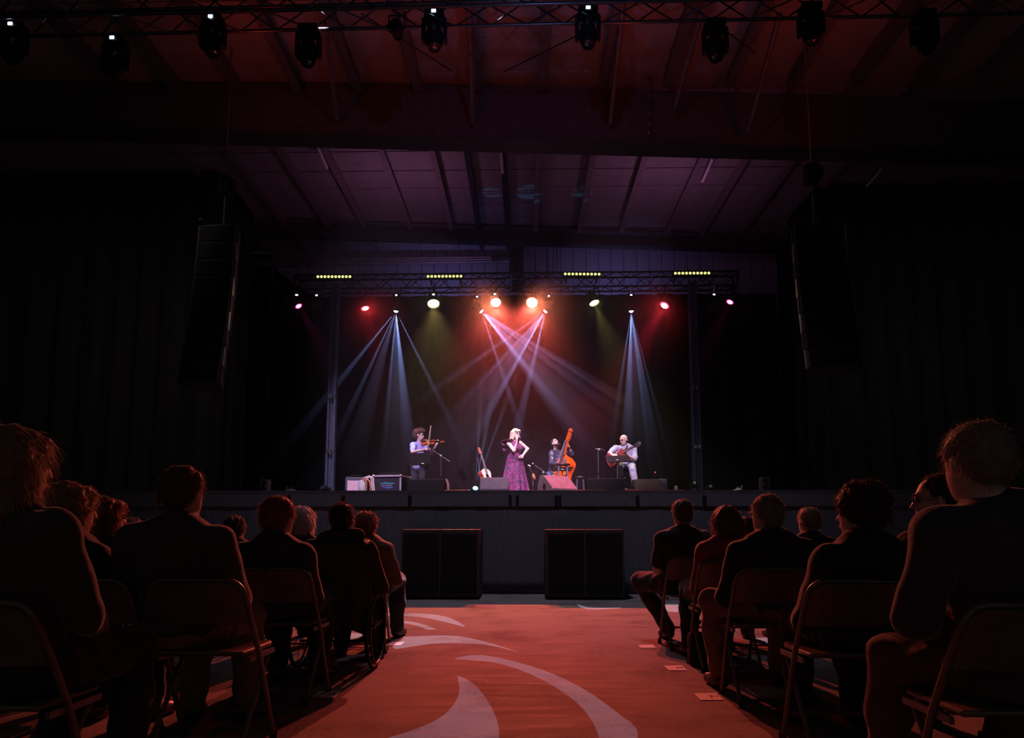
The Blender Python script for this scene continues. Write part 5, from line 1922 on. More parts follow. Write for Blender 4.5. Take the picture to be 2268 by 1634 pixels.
# floor lights: the lit one by the guitar stand, a dark one by the mast
moving_head(UP, (.12, -.55, .5), 'lit floor light with a bright cyan lens left of the acoustic guitar', None, None, .62, 0, mat('cyan_lens', (.2, .4, .4), .2, emit=(.22, .80, .95), power=2.4))
moving_head(P(714, 1078, 14.6), (-.2, -.8, .35), 'dark floor light with pale chrome parts left of the lift mast', None, None, .55, 0)
q = MB(); c = P(1038, 1085, 13.3); q.box((c.x, 13.3, ZS + .075), (.05, .05, .15), bevel=.01)
tag(q.build('power_plug', mat('plug_grey', (.42, .42, .46), .5)), 'small grey connector box left of the lit floor light', 'connector')
# speakers near the deck edge
for (px, py0, py1, lab) in [(588, 1062, 1088, 'small dark front speaker at the far left of the deck'), (1692, 1057, 1088, 'small dark front speaker at the far right of the deck')]:
    Y = 11.5; a = P(px, py0, Y); h = a.z - ZS
    t = thing('front_speaker', lab, 'speaker', (a.x, Y, ZS))
    q = MB(); q.box((a.x, Y, ZS + h / 2), (.14, .16, h), bevel=.012); q.build('cabinet', mat('front_paint', (.06, .045, .04), .5), t)
    for k in (.28, .72):
        q = MB(); q.lathe([(.045, 0), (.04, .01), (.01, .004)], Matrix.Translation((a.x, Y - .08, ZS + h * k)) @ Matrix.Rotation(math.pi / 2, 4, 'X'), 14); q.build('cone', BLACK_METAL, t)
# cables along the edge of the deck
for (pts, lab, c) in [([(1160, 11.35), (1210, 11.30), (1262, 11.32), (1300, 11.22), (1350, 11.3)], 'black and orange cable lying along the deck edge below the low stool', (.20, .07, .035)),
                      ([(1385, 11.3), (1420, 11.22), (1470, 11.3), (1520, 11.25)], 'red cable lying along the deck edge at the right', (.25, .05, .04)),
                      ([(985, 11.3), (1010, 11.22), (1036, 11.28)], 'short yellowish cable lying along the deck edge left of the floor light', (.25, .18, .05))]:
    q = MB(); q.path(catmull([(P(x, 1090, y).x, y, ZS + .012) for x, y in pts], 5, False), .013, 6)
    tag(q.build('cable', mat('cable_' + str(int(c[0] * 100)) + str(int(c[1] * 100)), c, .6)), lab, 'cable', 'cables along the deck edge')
# ------------------------------------------------------------------ folding chairs
CHAIRM = mat('chair_paint', (.14, .11, .092), .38, .3, spec=.6)
RUBBER = mat('rubber', (.02, .02, .02), .8)


def make_chair():
    t = thing('folding_chair', '', 'chair', (0, 0, 0), 'folding chairs in rows beside the aisle')
    w = .222
    pts = [(-w, .17, .012), (-w, -.02, .43), (-w, -.175, .69)]
    arc = [(-w + .075 - .075 * math.cos(a), -.185 - .012 * math.sin(a), .69 + .075 * math.sin(a)) for a in [i * math.pi / 10 for i in range(1, 6)]]
    right = [(-x, y, z) for x, y, z in reversed(arc)]
    q = MB(); q.path(pts + arc + right + [(-x, y, z) for x, y, z in reversed(pts)], .0125, 8); q.build('back_frame', CHAIRM, t, True, local=True)
    # curved backrest panel filling the bend
    q = MB(); vs, fs = [], []
    n = 16
    zt = lambda x: .758 - (max(0, abs(x) - (w - .075)) / .075) ** 2.2 * .06
    for j in range(2):
        for k in range(5):
            for i in range(n + 1):
                x = (-w + .008) + (2 * w - .016) * i / n
                z = .57 + (zt(x) - .57) * k / 4
                y = -.105 - (z - .57) * .50 - .035 * (1 - (x / w) ** 2) - j * .012
                vs.append((x, y, z))
    N = 5 * (n + 1)
    for j in range(2):
        for k in range(4):
            for i in range(n):
                a = j * N + k * (n + 1) + i
                f = (a, a + 1, a + n + 2, a + n + 1)
                fs.append(f if j else f[::-1])
    for k in (0, 4):
        for i in range(n):
            a = k * (n + 1) + i
            fs.append((a, a + 1, N + a + 1, N + a) if k == 0 else (a + 1, a, N + a, N + a + 1))
    q.add(vs, fs); q.build('backrest', CHAIRM, t, True, local=True)
    q = MB(); q.prism([(-.20, -.13), (.20, -.13), (.205, .16), (.17, .225), (-.17, .225), (-.205, .16)], .432, .452); o = q.build('seat', CHAIRM, t, local=True)
    b = o.modifiers.new('bevel', 'BEVEL'); b.width = .008; b.segments = 2
    for s in (-1, 1):
        q = MB(); q.path([(s * .205, .13, .425), (s * .205, -.02, .21), (s * .205, -.17, .012)], .0115, 8); q.build('rear_leg', CHAIRM, t, True, local=True)
        q = MB(); q.box((s * .213, .03, .415), (.014, .26, .022)); q.build('seat_rail', CHAIRM, t, local=True)
    q = MB(); q.tube((-.205, -.150, .035), (.205, -.150, .035), .009, n=6); q.build('rear_crossbar', CHAIRM, t, local=True)
    q = MB(); q.tube((-w, .11, .145), (w, .11, .145), .009, n=6); q.build('front_crossbar', CHAIRM, t, local=True)
    q = MB(); q.tube((-w, -.155, .66 - .11), (w, -.10, .55), .007, n=6)
    for x, y in ((-w, .172), (w, .172), (-.205, -.172), (.205, -.172)):
        q = MB(); q.lathe([(.017, 0), (.018, .03), (.014, .045)], Matrix.Translation((x, y, 0)), 10); q.build('foot_cap', RUBBER, t, local=True)
    return t


ROWS = dict(A=6.04, B=5.10, C=4.15, D=3.20, E=2.25)
CH0 = make_chair()
used = []


def chair(x, row, lab, rz=0.0, dy=0.0):
    o = CH0 if not used else copy_tree(CH0)
    used.append(o)
    o.location = (x, ROWS[row] + dy, 0)
    o.rotation_euler = (0, 0, rz)
    o['label'] = lab
    return o


XR = lambda i: 1.41 + .52 * i
XL = lambda i: -1.45 - .52 * i
chair(XR(0), 'A', 'folding chair on the right of the aisle, farthest of its column', .06)
chair(XR(0) + .03, 'B', 'folding chair on the right of the aisle, second farthest, before the black bag')
chair(XR(0), 'C', 'folding chair right of the aisle under the man in black')
chair(XR(0) + .02, 'D', 'tan folding chair on the right with a big rounded back, nearest fully seen')
chair(XR(0) + .08, 'E', 'folding chair under the man in the dark blue shirt at the far right edge')
chair(XL(0), 'A', 'folding chair left of the aisle, farthest of its column', -.05)
chair(XL(0), 'C', 'folding chair under the man in the navy shirt left of the aisle', -.05)
chair(XL(0) + .01, 'D', 'folding chair under the large man in a dark shirt at the left', -.05)
chair(XL(0) - .24, 'E', 'folding chair under the long-haired woman at the left edge')
chair(XR(1), 'A', 'second folding chair from the aisle in the front row on the right')
chair(XR(2), 'A', 'third folding chair from the aisle in the front row on the right')
chair(XR(1), 'D', 'folding chair under the person with glasses at the right', .05)
chair(XL(1), 'A', 'second folding chair from the aisle in the front row on the left')
chair(XL(2), 'A', 'third folding chair from the aisle in the front row on the left')
chair(XL(4) + .28, 'A', 'fifth folding chair from the aisle in the front row on the left')
chair(XL(1), 'D', 'folding chair under the woman with wavy hair at the left')
chair(XL(2), 'C', 'folding chair under the woman with a red-lit bob at the left')

# ------------------------------------------------------------------ the audience
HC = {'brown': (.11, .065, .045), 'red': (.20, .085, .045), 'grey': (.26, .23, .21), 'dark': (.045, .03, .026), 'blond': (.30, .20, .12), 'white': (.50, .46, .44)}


def sitter(label, px, pyt, row, shirt, hcol='brown', hstyle='short', face=10, sw=1.0, sleeve=1.0, rough=.85, turn=0, hv=1.0, lean=0.0, trousers=(.03, .028, .03), h=.0125, dx=0.0, extra=None,
           hands_in=True, elbow=0.0, nhair=2400, leg=None, skin=None, bodydx=0.0, hs=1.0, seatdy=0.0):
    """someone on a chair facing the stage; px, pyt: where the crown of the head shows"""
    Y = ROWS[row] - .06 + seatdy
    top = P(px, pyt, Y)
    hx, T = top.x + dx, top.z - (.012 if hstyle != 'bald' else 0)
    bx = hx + bodydx
    yc = ROWS[row] + .02 + seatdy
    s = sw
    J = {}
    J['pelvis'] = V3(bx, yc - .02, .55)
    J['neck'] = V3(bx + (hx - bx) * .7, yc - .115 + lean * .5, T - .268 * hs)
    J['head'] = V3(hx, Y + .0 + lean, T - .118 * hs)
    a = math.radians(face)
    J['fr'] = headframe((math.sin(a), math.cos(a), -.05))
    J['hs'] = hs
    c, sn = math.cos(math.radians(turn)), math.sin(math.radians(turn))
    rot = lambda v: V3(v[0] * c + v[1] * sn, -v[0] * sn + v[1] * c, v[2])
    shz = T - .335 * hs
    for q, k in (('L', -1), ('R', 1)):
        J['sh' + q] = J['neck'] * V3(1, 1, 0) + V3(0, 0, shz) + rot(V3(k * .178 * s, -.02, 0))
        J['el' + q] = J['sh' + q] + rot(V3(k * (.036 + elbow) * s, .10, -.265))
        J['wr' + q] = V3(bx, yc, .63) + rot(V3(k * .09, .27, .0))
        J['hip' + q] = J['pelvis'] + rot(V3(k * .09, .03, -.02))
        lg = (leg or {}).get(q)
        J['kn' + q] = V3(bx, yc, 0) + rot(V3(k * .13, .46, .53)) if lg is None else V3(*lg[0])
        J['an' + q] = V3(bx, yc, 0) + rot(V3(k * .14, .44, .095)) if lg is None else V3(*lg[1])
        J['toe' + q] = J['an' + q] + rot(V3(k * .03, .15, -.065))
    t = person(label, (bx, yc, 0))
    sk = skin or SKIN
    sweep('body', body_prims(J, s), h, sk, t)
    sm = mat('cloth_%d_%d_%d' % tuple(int(x * 1000) for x in shirt), shirt, rough, bump=.25, scale=25, spec=.25, sheen=.4)
    seed = int(px) % 97
    sh = torso_prims(J, s, 1.05, g=.016, length=.05) + collar_prims(J, s)
    for q in 'LR': sh += arm_prims(J, q, s, 1.0 if sleeve > .5 else .75, .88 if sleeve > .5 else 0, .020)
    sweep('shirt', sh, h, sm, t, .035, folds(seed, .007))
    tm = mat('trouser_%d_%d' % (int(trousers[0] * 1000), int(trousers[2] * 1000)), trousers, .9, bump=.25, scale=25, spec=.2, sheen=.35)
    tr = [E(J['pelvis'] + V3(0, 0, -.02), V3(.175, .15, .115))] + leg_prims(J, 'L', 1.05, .016, False) + leg_prims(J, 'R', 1.05, .016, False)
    sweep('trousers', tr, .014, tm, t, .03, folds(seed + 1, .007, 30, 40))
    for q in 'LR': shoe(J, q, 1, SHOE, t, .014)
    near = ROWS[row] < 4.5
    w = .0009 if ROWS[row] < 2.6 else .0014 if near else .002
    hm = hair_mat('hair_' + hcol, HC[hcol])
    r, f, u = J['fr']; R3 = np.stack([r, f, u], 1)
    if hstyle == 'short': hp, am, ln, dr, lf = cap_hair(J, 0, hv), .006, .024, .45, .42
    elif hstyle == 'bob': hp, am, ln, dr, lf = cap_hair(J, .01, 1.06 * hv, fringe=1.0), .009, .035, .8, .45
    elif hstyle == 'long': hp, am, ln, dr, lf = cap_hair(J, .17, 1.08 * hv, fringe=1.0), .009, .05, .9, .4
    elif hstyle == 'curly': hp, am, ln, dr, lf = cap_hair(J, 0, 1.16 * hv), .014, .022, .2, .45
    elif hstyle == 'bun': hp, am, ln, dr, lf = cap_hair(J, 0, 1.03) + [E(J['head'] - f * .125 - u * .02, V3(.05, .05, .05), R3, .02)], .006, .03, .3, .7
    elif hstyle == 'bald': hp, am, ln, dr, lf = [E(J['head'] - f * .055 - u * .022, V3(.080, .056, .045), R3, .02)], .003, .012, .2, .8
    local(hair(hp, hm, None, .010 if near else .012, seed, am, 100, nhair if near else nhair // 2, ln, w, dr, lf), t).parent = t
    eyes(J, t)
    if extra == 'glasses':
        q = MB()
        for k in (-1, 1):
            cc = J['head'] + (r * k * .034 + f * .100 + u * .010) * hs
            q.path([cc + (r * .026 * math.cos(b) + u * .020 * math.sin(b)) for b in [i * math.pi / 6 for i in range(12)]], .0022, 5, closed=True)
            q.path([cc + r * k * .026, J['head'] + r * k * .079 + f * .06 + u * .014, J['head'] + r * k * .081 - f * .01 + u * .012], .003, 5)
        q.tube(J['head'] + f * .104 + u * .014 - r * .009, J['head'] + f * .104 + u * .014 + r * .009, .003, n=5)
        q.build('glasses', mat('glasses_frame', (.30, .22, .2), .3, .6), t)
    return t, J


sitter('long-haired woman at the left edge, face lit red, nearest on the left', 42, 944, 'E', (.050, .040, .036), 'blond', 'long', 27, 1.0, nhair=4200, hv=1.0, h=.0115, bodydx=-.01, elbow=.02)
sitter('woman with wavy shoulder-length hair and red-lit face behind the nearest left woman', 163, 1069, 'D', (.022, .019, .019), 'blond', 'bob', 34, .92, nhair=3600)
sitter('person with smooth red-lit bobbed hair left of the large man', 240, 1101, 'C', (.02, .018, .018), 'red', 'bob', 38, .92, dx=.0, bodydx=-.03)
sitter('person with short curly grey hair far off at the left', 296, 1148, 'A', (.02, .018, .018), 'grey', 'curly', 25, .9, hs=.85)
sitter('large man in a dark shirt at the left, rim lit red from behind', 412, 1033, 'D', (.050, .038, .040), 'brown', 'short', 13, 1.07, hv=1.05, elbow=.02, bodydx=-.02, trousers=(.20, .12, .10), nhair=3200)
sitter('child-height person with dark tousled hair between the two men on the left', 524, 1145, 'A', (.018, .016, .017), 'dark', 'curly', 20, .85, hs=.86)
sitter('man with thick auburn hair in a navy shirt left of the aisle', 621, 1101, 'C', (.034, .027, .048), 'red', 'short', 16, 1.0, hv=1.12, bodydx=-.03, elbow=.0, nhair=3600)
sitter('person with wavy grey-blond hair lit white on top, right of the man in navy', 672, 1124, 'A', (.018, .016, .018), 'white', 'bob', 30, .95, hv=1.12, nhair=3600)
sitter('person with fluffy red-brown hair in a tan top, first seat left of the aisle', 814, 1136, 'A', (.14, .09, .06), 'red', 'curly', 12, .92, hs=.92, bodydx=.04, elbow=.04, hv=1.02, nhair=3600)
sitter('young person in a black shirt with legs apart, front row right of the aisle', 1509, 1105, 'A', (.020, .022, .022), 'brown', 'short', -8, .98, hv=.98,
       leg={'L': ((1.05, 6.42, .53), (1.30, 6.42, .10)), 'R': ((1.62, 6.48, .53), (1.50, 6.46, .10))}, sleeve=0)
sitter('woman in a red top with short smooth hair, second row right of the aisle', 1605, 1120, 'B', (.17, .018, .026), 'brown', 'bob', -12, .90, hv=.98, bodydx=-.02, hs=.95)
sitter('dark-haired person half hidden between the woman in red and the man in black', 1650, 1142, 'A', (.02, .018, .018), 'dark', 'short', -30, .9, hs=.9)
sitter('man in a black shirt with cropped hair and khaki trousers, right of the aisle', 1694, 1092, 'C', (.022, .019, .019), 'grey', 'short', -16, 1.02, trousers=(.17, .10, .075), elbow=.03, bodydx=.04, hv=.97, extra='glasses',
       leg={'L': ((1.17, 4.40, .55), (1.22, 4.45, .10)), 'R': ((1.66, 4.55, .53), (1.62, 4.55, .10))})
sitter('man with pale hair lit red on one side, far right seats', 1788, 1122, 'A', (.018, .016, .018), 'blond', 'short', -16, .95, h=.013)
sitter('person in a black top with dark hair seated on the nearest fully seen chair', 1900, 1072, 'D', (.020, .018, .018), 'dark', 'curly', -32, 1.0, elbow=.04, hv=1.02, bodydx=.03)
sitter('person with glasses turned left, mostly hidden behind the man in dark blue', 2074, 1046, 'D', (.05, .035, .03), 'dark', 'short', -62, 1.0, extra='glasses', bodydx=.06)
sitter('man in a dark blue shirt at the right edge, grey hair lit red', 2150, 937, 'E', (.045, .040, .066), 'grey', 'short', -9, 1.08, hv=1.06, elbow=.0, bodydx=.14, trousers=(.10, .065, .055), nhair=4200, h=.0115,
       leg={'L': ((1.33, 2.58, .535), (1.33, 2.66, .10)), 'R': ((1.80, 2.70, .53), (1.8, 2.68, .10))})

# wheelchair and the person in it
WY = 5.05
cx = P(752, 1250, WY).x
t = thing('wheelchair', 'black wheelchair at the aisle on the left with thin spoked wheels', 'wheelchair', (cx, WY, 0))
for s in (-1, 1):
    x = cx + s * .25
    c = Vector((x + s * .02, WY + .02, .29))
    q = MB(); q.path([c + Vector((0, .285 * math.cos(a), .285 * math.sin(a))) for a in [i * math.pi / 16 for i in range(32)]], .014, 6, closed=True); w = q.build('wheel', BLACK_PLASTIC, t)
    q = MB(); q.path([c + Vector((s * .02, .245 * math.cos(a), .255 * math.sin(a))) for a in [i * math.pi / 14 for i in range(28)]], .008, 5, closed=True); q.build('hand_rim', BLACK_METAL, w)
    q = MB()
    for i in range(10):
        a = i * math.pi / 5; q.tube(c, c + Vector((0, .275 * math.cos(a), .275 * math.sin(a))), .0025, n=4)
    q.build('spokes', BLACK_METAL, w)
    q = MB(); q.path([(x, WY - .24, .90), (x, WY - .17, .91), (x, WY - .15, .86), (x, WY - .14, .45), (x, WY + .05, .30), (x, WY + .42, .28), (x, WY + .46, .10)], .012, 6); q.build('side_frame', BLACK_METAL, t)
    q = MB(); q.tube((x, WY - .32, .895), (x, WY - .22, .90), .018, n=8); q.build('push_handle', RUBBER, t)
    q = MB(); q.path([(x, WY + .40, .05 + .06 * math.sin(a)) if 0 else (x, WY + .40 + .06 * math.cos(a), .07 + .06 * math.sin(a)) for a in [i * math.pi / 6 for i in range(12)]], .012, 5, closed=True); q.build('caster', RUBBER, t)
    q = MB(); q.box((x, WY + .08, .68), (.05, .32, .03), bevel=.01); q.build('arm_rest', BLACK_PLASTIC, t)
q = MB(); q.box((cx, WY + .06, .48), (.46, .42, .04), bevel=.012); q.build('seat', BLACKCLOTH, t)
q = MB(); q.box((cx, WY - .15, .70), (.46, .03, .40), bevel=.012); q.build('back_sling', BLACKCLOTH, t)
q = MB(); q.tube((cx - .25, WY - .06, .20), (cx + .25, WY - .06, .20), .011, n=6); q.build('cross_brace', BLACK_METAL, t)
# jacket hung over the back of the wheelchair
q = MB(); vs, fs = [], []
n, rows = 30, 14
for j in range(rows):
    tt = j / (rows - 1)
    for i in range(n + 1):
        a = i / n - .5
        z = .90 - .62 * tt + .04 * math.sin(a * 9) * tt
        y = WY - .20 - .05 * math.sin(math.pi * (a + .5)) - .03 * math.sin(a * 22 + tt * 2) * tt
        vs.append((cx + .01 + a * (.54 + .02 * tt), y, z))
for j in range(rows - 1):
    for i in range(n):
        k = j * (n + 1) + i; fs.append((k, k + 1, k + n + 2, k + n + 1))
q.add(vs, fs); o = q.build('jacket', mat('hung_jacket', (.045, .030, .026), .9), None, True)
sd = o.modifiers.new('thick', 'SOLIDIFY'); sd.thickness = .02
tag(o, 'dark brown jacket draped over the back of the wheelchair', 'jacket')
tt_, J = sitter('person in a dark brown hooded top in the wheelchair', 757, 1113, 'B', (.045, .030, .026), 'dark', 'bun', -18, 1.05, elbow=.05, bodydx=.03, seatdy=-.02, h=.012)
sweep('hood', [C(J['neck'] + V3(-.10, -.07, .01), J['neck'] + V3(.12, -.06, .035), .06, .055), C(J['neck'] + V3(.03, -.085, .03), J['neck'] + V3(.14, -.05, .04), .055, .045)], .012, mat('hood_cloth', (.03, .022, .022), .9), tt_, .03, folds(44, .006))

# seat-number sheets on the floor, a bag and a bottle, shoes by the chairs
PAPER = mat('paper', (.52, .50, .48), .8, var=.03)
INK = mat('ink', (.22, .18, .18), .8)
for (pts, num, lab) in [(((1413, 1428), (1446, 1427), (1454, 1434), (1419, 1434.5)), '', 'pale paper sheet on the floor right of the aisle, farthest of three'),
                        (((1470, 1474), (1510, 1472.5), (1522, 1484), (1482, 1484)), '22', 'pale paper sheet on the floor right of the aisle, middle of three'),
                        (((1536, 1535), (1585, 1534), (1603, 1549.5), (1552, 1550)), '24', 'pale paper sheet on the floor right of the aisle, nearest of three'),
                        (((860, 1422), (897, 1421), (888, 1429), (853, 1429)), '', 'bright white paper sheet on the floor left of the aisle, farthest of three'),
                        (((789, 1466), (824, 1466), (821, 1476), (782, 1474.5)), '23', 'red-lit paper sheet beside the wheelchair wheel'),
                        (((707, 1530), (756, 1529), (741, 1544.5), (690, 1543.5)), '25', 'red-lit paper sheet on the floor left of the aisle, nearest of three')]:
    c = [G(x, y, .004) for x, y in pts]
    t = thing('paper_sheet', lab, 'paper', sum(c, Vector()) / 4, 'seat sheets taped to the floor')
    q = MB(); v = [p - Vector((0, 0, .003)) for p in c] + c
    q.add(v, [(3, 2, 1, 0), (4, 5, 6, 7), (0, 4, 7, 3), (1, 2, 6, 5), (0, 1, 5, 4), (2, 3, 7, 6)]); q.build('sheet', PAPER, t)
    if num:
        seg = {'2': [((0, 4), (2, 4)), ((2, 4), (2, 2)), ((2, 2), (0, 2)), ((0, 2), (0, 0)), ((0, 0), (2, 0))], '4': [((0, 4), (0, 2)), ((0, 2), (2, 2)), ((2, 4), (2, 0))],
               '3': [((0, 4), (2, 4)), ((2, 4), (2, 0)), ((0, 2), (2, 2)), ((0, 0), (2, 0))], '5': [((2, 4), (0, 4)), ((0, 4), (0, 2)), ((0, 2), (2, 2)), ((2, 2), (2, 0)), ((2, 0), (0, 0))]}
        q = MB()
        mid = c[3].lerp(c[2], .56).lerp(c[0].lerp(c[1], .56), .35)
        ux = (c[1] - c[0]).normalized() * .009; uy = ((c[0] + c[1]) / 2 - (c[2] + c[3]) / 2).normalized() * .012
        for k, ch in enumerate(num):
            for (p0, p1) in seg[ch]:
                a = mid + ux * (p0[0] + k * 3.2) + uy * p0[1]; b = mid + ux * (p1[0] + k * 3.2) + uy * p1[1]
                q.tube(a + Vector((0, 0, .0008)), b + Vector((0, 0, .0008)), .0016, n=4)
        q.build('number', INK, t)
c = G(1565, 1478)
t = thing('handbag', 'black handbag standing on the floor under the second chair right of the aisle', 'bag', c)
q = MB(); q.box(c + Vector((.02, .08, .12)), (.26, .14, .24), bevel=.04); q.build('bag', BLACKCLOTH, t, True)
q = MB(); q.path(catmull([c + Vector(v) for v in ((-.06, .04, .22), (-.04, .03, .31), (.03, .03, .34), (.09, .03, .31), (.10, .04, .22))], 4, False), .010, 6); q.build('strap', BLACK_PLASTIC, t)
q = MB(); q.ball(c + Vector((.09, -.01, .10)), .012, 8); q.build('clasp', CHROME, t, True)
c = G(1535, 1470)
t = thing('water_bottle', 'dark water bottle with a label under the second chair right of the aisle', 'bottle', c)
q = MB(); q.lathe([(.030, 0), (.034, .01), (.034, .15), (.030, .17), (.014, .20), (.014, .215)], Matrix.Translation(c), 16); q.build('bottle', mat('bottle_dark', (.05, .04, .04), .2), t, True)
q = MB(); q.lathe([(.0348, .05), (.0348, .12)], Matrix.Translation(c), 16, caps=False); q.build('bottle_label', mat('label_tan', (.35, .20, .16), .6), t, True)
q = MB(); q.lathe([(.016, .212), (.016, .232)], Matrix.Translation(c), 12); q.build('cap', BLACK_PLASTIC, t)
c = G(367, 1488)
t = thing('soft_drink_can', 'pale shiny drink can lying on the floor under the large man\'s chair', 'can', c)
q = MB(); q.lathe([(.026, -.058), (.032, -.05), (.032, .05), (.026, .058)], Matrix.Translation(c + Vector((0, 0, .033))) @ Matrix.Rotation(math.pi / 2, 4, 'Y'), 16); q.build('can', mat('can_green', (.45, .55, .38), .25, .6), t, True)
q = MB(); q.lathe([(.024, 0), (.026, .003)], Matrix.Translation(c + Vector((.059, 0, .033))) @ Matrix.Rotation(math.pi / 2, 4, 'Y'), 14); q.build('lid', CHROME, t)
# ------------------------------------------------------------------ patterned light on the floor: plates with swirl cut-outs inside added spotlights, two of them unseen
def gobo(px, py, shapes, color, power):
    Lp = P(px, py, HT - .1) + Vector((0, 0, -.02))
    cen = sum((G(*p) for s in shapes for p in s), Vector()) / sum(len(s) for s in shapes)
    d = (cen - Lp).normalized()
    fr_ = frame(Lp, d.orthogonal(), d)
    inv = fr_.inverted()
    D = .05
    cu = bpy.data.curves.new('gobo_plate', 'CURVE')
    cu.dimensions = '2D'; cu.fill_mode = 'BOTH'

    def add(pts):
        s = cu.splines.new('POLY'); s.points.add(len(pts) - 1); s.use_cyclic_u = True
        for k, p in enumerate(pts): s.points[k].co = (p[0], p[1], 0, 1)
    RR = .072
    add([(RR * math.cos(a), RR * math.sin(a)) for a in [i * math.pi / 32 for i in range(64)]])
    for s in shapes:
        q = [inv @ G(*p) for p in s]
        add([(p.x / p.z * D, p.y / p.z * D) for p in q])
    tmp = bpy.data.objects.new('gobo_tmp', cu)
    COL.objects.link(tmp)
    dg = bpy.context.evaluated_depsgraph_get()
    me = bpy.data.meshes.new_from_object(tmp.evaluated_get(dg))
    bpy.data.objects.remove(tmp)
    me.name = 'gobo_plate'
    me.materials.clear(); me.materials.append(BLACK_METAL)
    return Lp, d, fr_, D, me


def smooth(pts, n=6):
    return [tuple(p) for p in catmull(pts, n, False)]


def crescent(outer, inner):
    return smooth(outer) + [outer[-1]] + smooth(inner[::-1]) + [inner[0]]


G1 = [crescent([(1013, 1495), (1050, 1515), (1085, 1560), (1105, 1615), (1100, 1690)], [(1013, 1496), (1016, 1538), (985, 1581), (925, 1612), (790, 1655)]),
      crescent([(1008, 1457), (1060, 1450), (1130, 1462), (1220, 1490), (1300, 1530), (1370, 1580), (1412, 1620), (1400, 1690)], [(1008, 1459), (1100, 1468), (1180, 1495), (1250, 1535), (1300, 1580), (1328, 1640), (1310, 1690)]),
      crescent([(735, 1402), (790, 1402), (855, 1411), (930, 1408), (1010, 1408), (1080, 1422), (1146, 1443)], [(735, 1424), (790, 1430), (862, 1438), (960, 1425), (1040, 1425), (1100, 1432), (1146, 1444)]),
      crescent([(780, 1366), (850, 1358), (930, 1358), (990, 1366), (1031, 1386)], [(780, 1374), (850, 1364), (930, 1366), (985, 1377), (1024, 1387)]),
      crescent([(862, 1378), (900, 1375), (940, 1383), (967, 1394)], [(862, 1381), (895, 1380), (925, 1386), (945, 1394)])]
G3 = G1[2:]
G1 = G1[:2]
G2 = [crescent([(1280, 1338), (1310, 1345), (1375, 1345)], [(1277, 1339), (1303, 1349), (1375, 1347)]),
      crescent([(1466, 1338), (1490, 1338), (1520, 1339)], [(1466, 1350), (1490, 1355), (1520, 1353)]),
      crescent([(1660, 1413), (1700, 1412), (1740, 1414)], [(1660, 1431), (1700, 1432), (1740, 1428)])]
for (px, py, sh_, c, pw, lab) in [(880, 70, G1, (.62, .66, 1.0), 2150, 'black profile spotlight throwing white swirls on the aisle, over the left of the house truss'),
                                 (1000, -25, G3, (.70, .72, 1.0), 3600, 'unseen black profile spotlight high over the middle of the aisle, throwing the far white swirls'),
                                 (1420, -25, G2, (.70, .72, 1.0), 3800, 'unseen black profile spotlight throwing white swirls on the aisle, over the right of the house truss')]:
    Lp, d, fr_, D, me = gobo(px, py, sh_, c, pw)
    t = thing('profile_spotlight', lab, 'stage light', Lp, 'profile spotlights on the house truss')
    o = bpy.data.objects.new('gobo_plate', me); COL.objects.link(o); o.parent = t
    o.matrix_local = Matrix.Translation(-Lp) @ fr_ @ Matrix.Translation((0, 0, D))
    q = MB(); q.lathe([(.001, -.34), (.085, -.34), (.10, -.30), (.10, -.10), (.074, -.02), (.074, .10), (.070, .10), (.070, .0), (.066, -.02)], fr_, 20, caps=False)
    q.build('barrel', BLACK_PLASTIC, t, True)
    zt = P(px, 45, HT - .1).z + .02
    q = MB()
    for k in (-1, 1):
        q.tube(Lp - d * .15 + Vector((k * .12, 0, 0)), Lp - d * .15 + Vector((k * .12, 0, .22)), .012, n=6)
    q.tube(Lp - d * .15 + Vector((-.12, 0, .22)), Lp - d * .15 + Vector((.12, 0, .22)), .012, n=6)
    q.build('yoke', BLACK_METAL, t)
    l = spot('swirl_light', Lp, Lp + d, c, pw, 108, 0, 0.0)
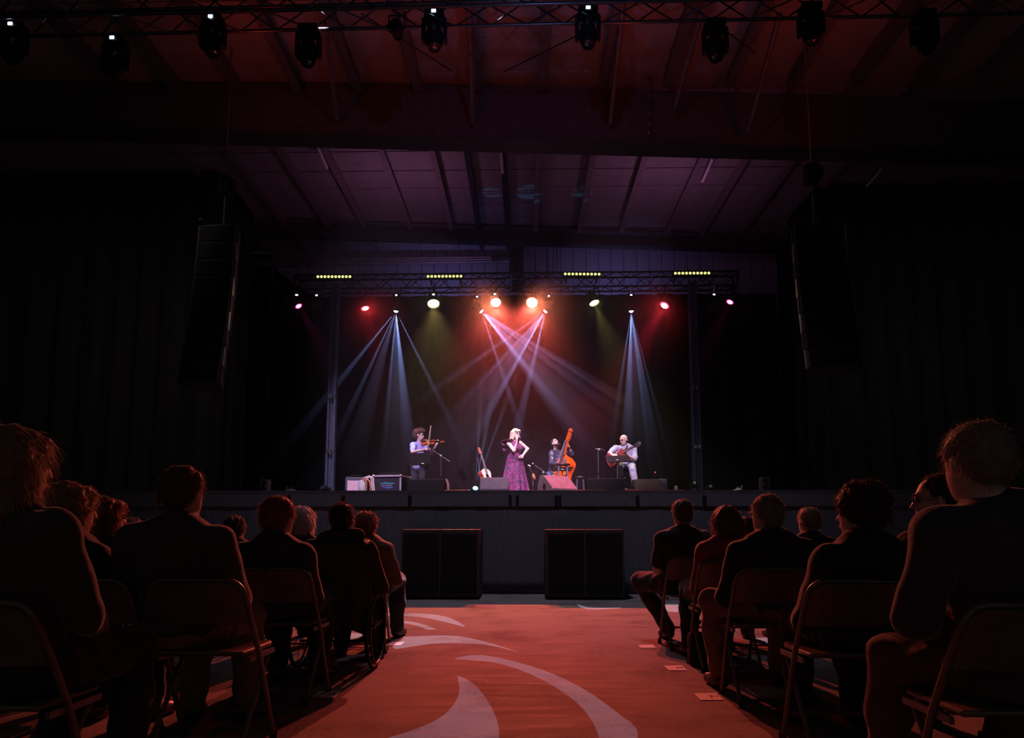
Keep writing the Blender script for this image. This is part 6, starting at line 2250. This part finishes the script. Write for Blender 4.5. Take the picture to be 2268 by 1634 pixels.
# ------------------------------------------------------------------ haze over the stage
hz = bpy.data.materials.new('stage_haze')
hz.use_nodes = True
nt = hz.node_tree
nt.nodes.remove(nt.nodes['Principled BSDF'])
vs_ = nt.nodes.new('ShaderNodeVolumeScatter')
vs_.inputs['Color'].default_value = (1, 1, 1, 1)
vs_.inputs['Density'].default_value = .0043
vs_.inputs['Anisotropy'].default_value = .84
vs2 = nt.nodes.new('ShaderNodeVolumeScatter')
vs2.inputs['Density'].default_value = .0022
vs2.inputs['Anisotropy'].default_value = .0
ad = nt.nodes.new('ShaderNodeAddShader')
nt.links.new(vs_.outputs[0], ad.inputs[0])
nt.links.new(vs2.outputs[0], ad.inputs[1])
nt.links.new(ad.outputs[0], nt.nodes['Material Output'].inputs['Volume'])
q = MB()
q.box((0, 14.85, 4.65), (13.6, 5.6, 6.0))
hzo = tag(q.build('haze', hz), 'thin smoke haze hanging in the light beams over the stage', 'haze', kind='stuff')

# scatter cones shaped to the beams; density falls off so the rays fade
def beam_cone_material(full, dens):
    m = bpy.data.materials.new('beam_cone_haze')
    m.use_nodes = True
    n = m.node_tree
    n.nodes.remove(n.nodes['Principled BSDF'])
    sc_ = n.nodes.new('ShaderNodeVolumeScatter')
    sc_.inputs['Anisotropy'].default_value = .1
    tc = n.nodes.new('ShaderNodeTexCoord')
    sx_ = n.nodes.new('ShaderNodeSeparateXYZ')
    mr = n.nodes.new('ShaderNodeMapRange')
    mr.inputs['From Min'].default_value = 0; mr.inputs['From Max'].default_value = full
    mr.inputs['To Min'].default_value = 1; mr.inputs['To Max'].default_value = 0
    pw_ = n.nodes.new('ShaderNodeMath'); pw_.operation = 'POWER'; pw_.inputs[1].default_value = 2.2
    ml = n.nodes.new('ShaderNodeMath'); ml.operation = 'MULTIPLY'; ml.inputs[1].default_value = dens
    L_ = n.links.new
    L_(tc.outputs['Object'], sx_.inputs[0]); L_(sx_.outputs['Z'], mr.inputs['Value']); L_(mr.outputs[0], pw_.inputs[0])
    L_(pw_.outputs[0], ml.inputs[0]); L_(ml.outputs[0], sc_.inputs['Density'])
    L_(sc_.outputs[0], n.nodes['Material Output'].inputs['Volume'])
    return m


TM = {}
for L, d, cone in BEAMS:
    up_ = d.z > 0
    full = (4.4 if up_ else min(5.0, (L.z - ZS - .03) / -d.z))
    tn = math.tan(R(cone / 2))
    q = MB()
    q.lathe([(tn * max(r_, .02), r_) for r_ in (.02, full * .5, full)], None, 14)
    key = (round(full, 1), up_)
    if key not in TM: TM[key] = beam_cone_material(full, .55 if up_ else .30)
    o = q.build('beam_cone', TM[key], hzo, local=True)
    o.matrix_local = frame(L, d.orthogonal(), d)
    o['kind'] = 'stuff'
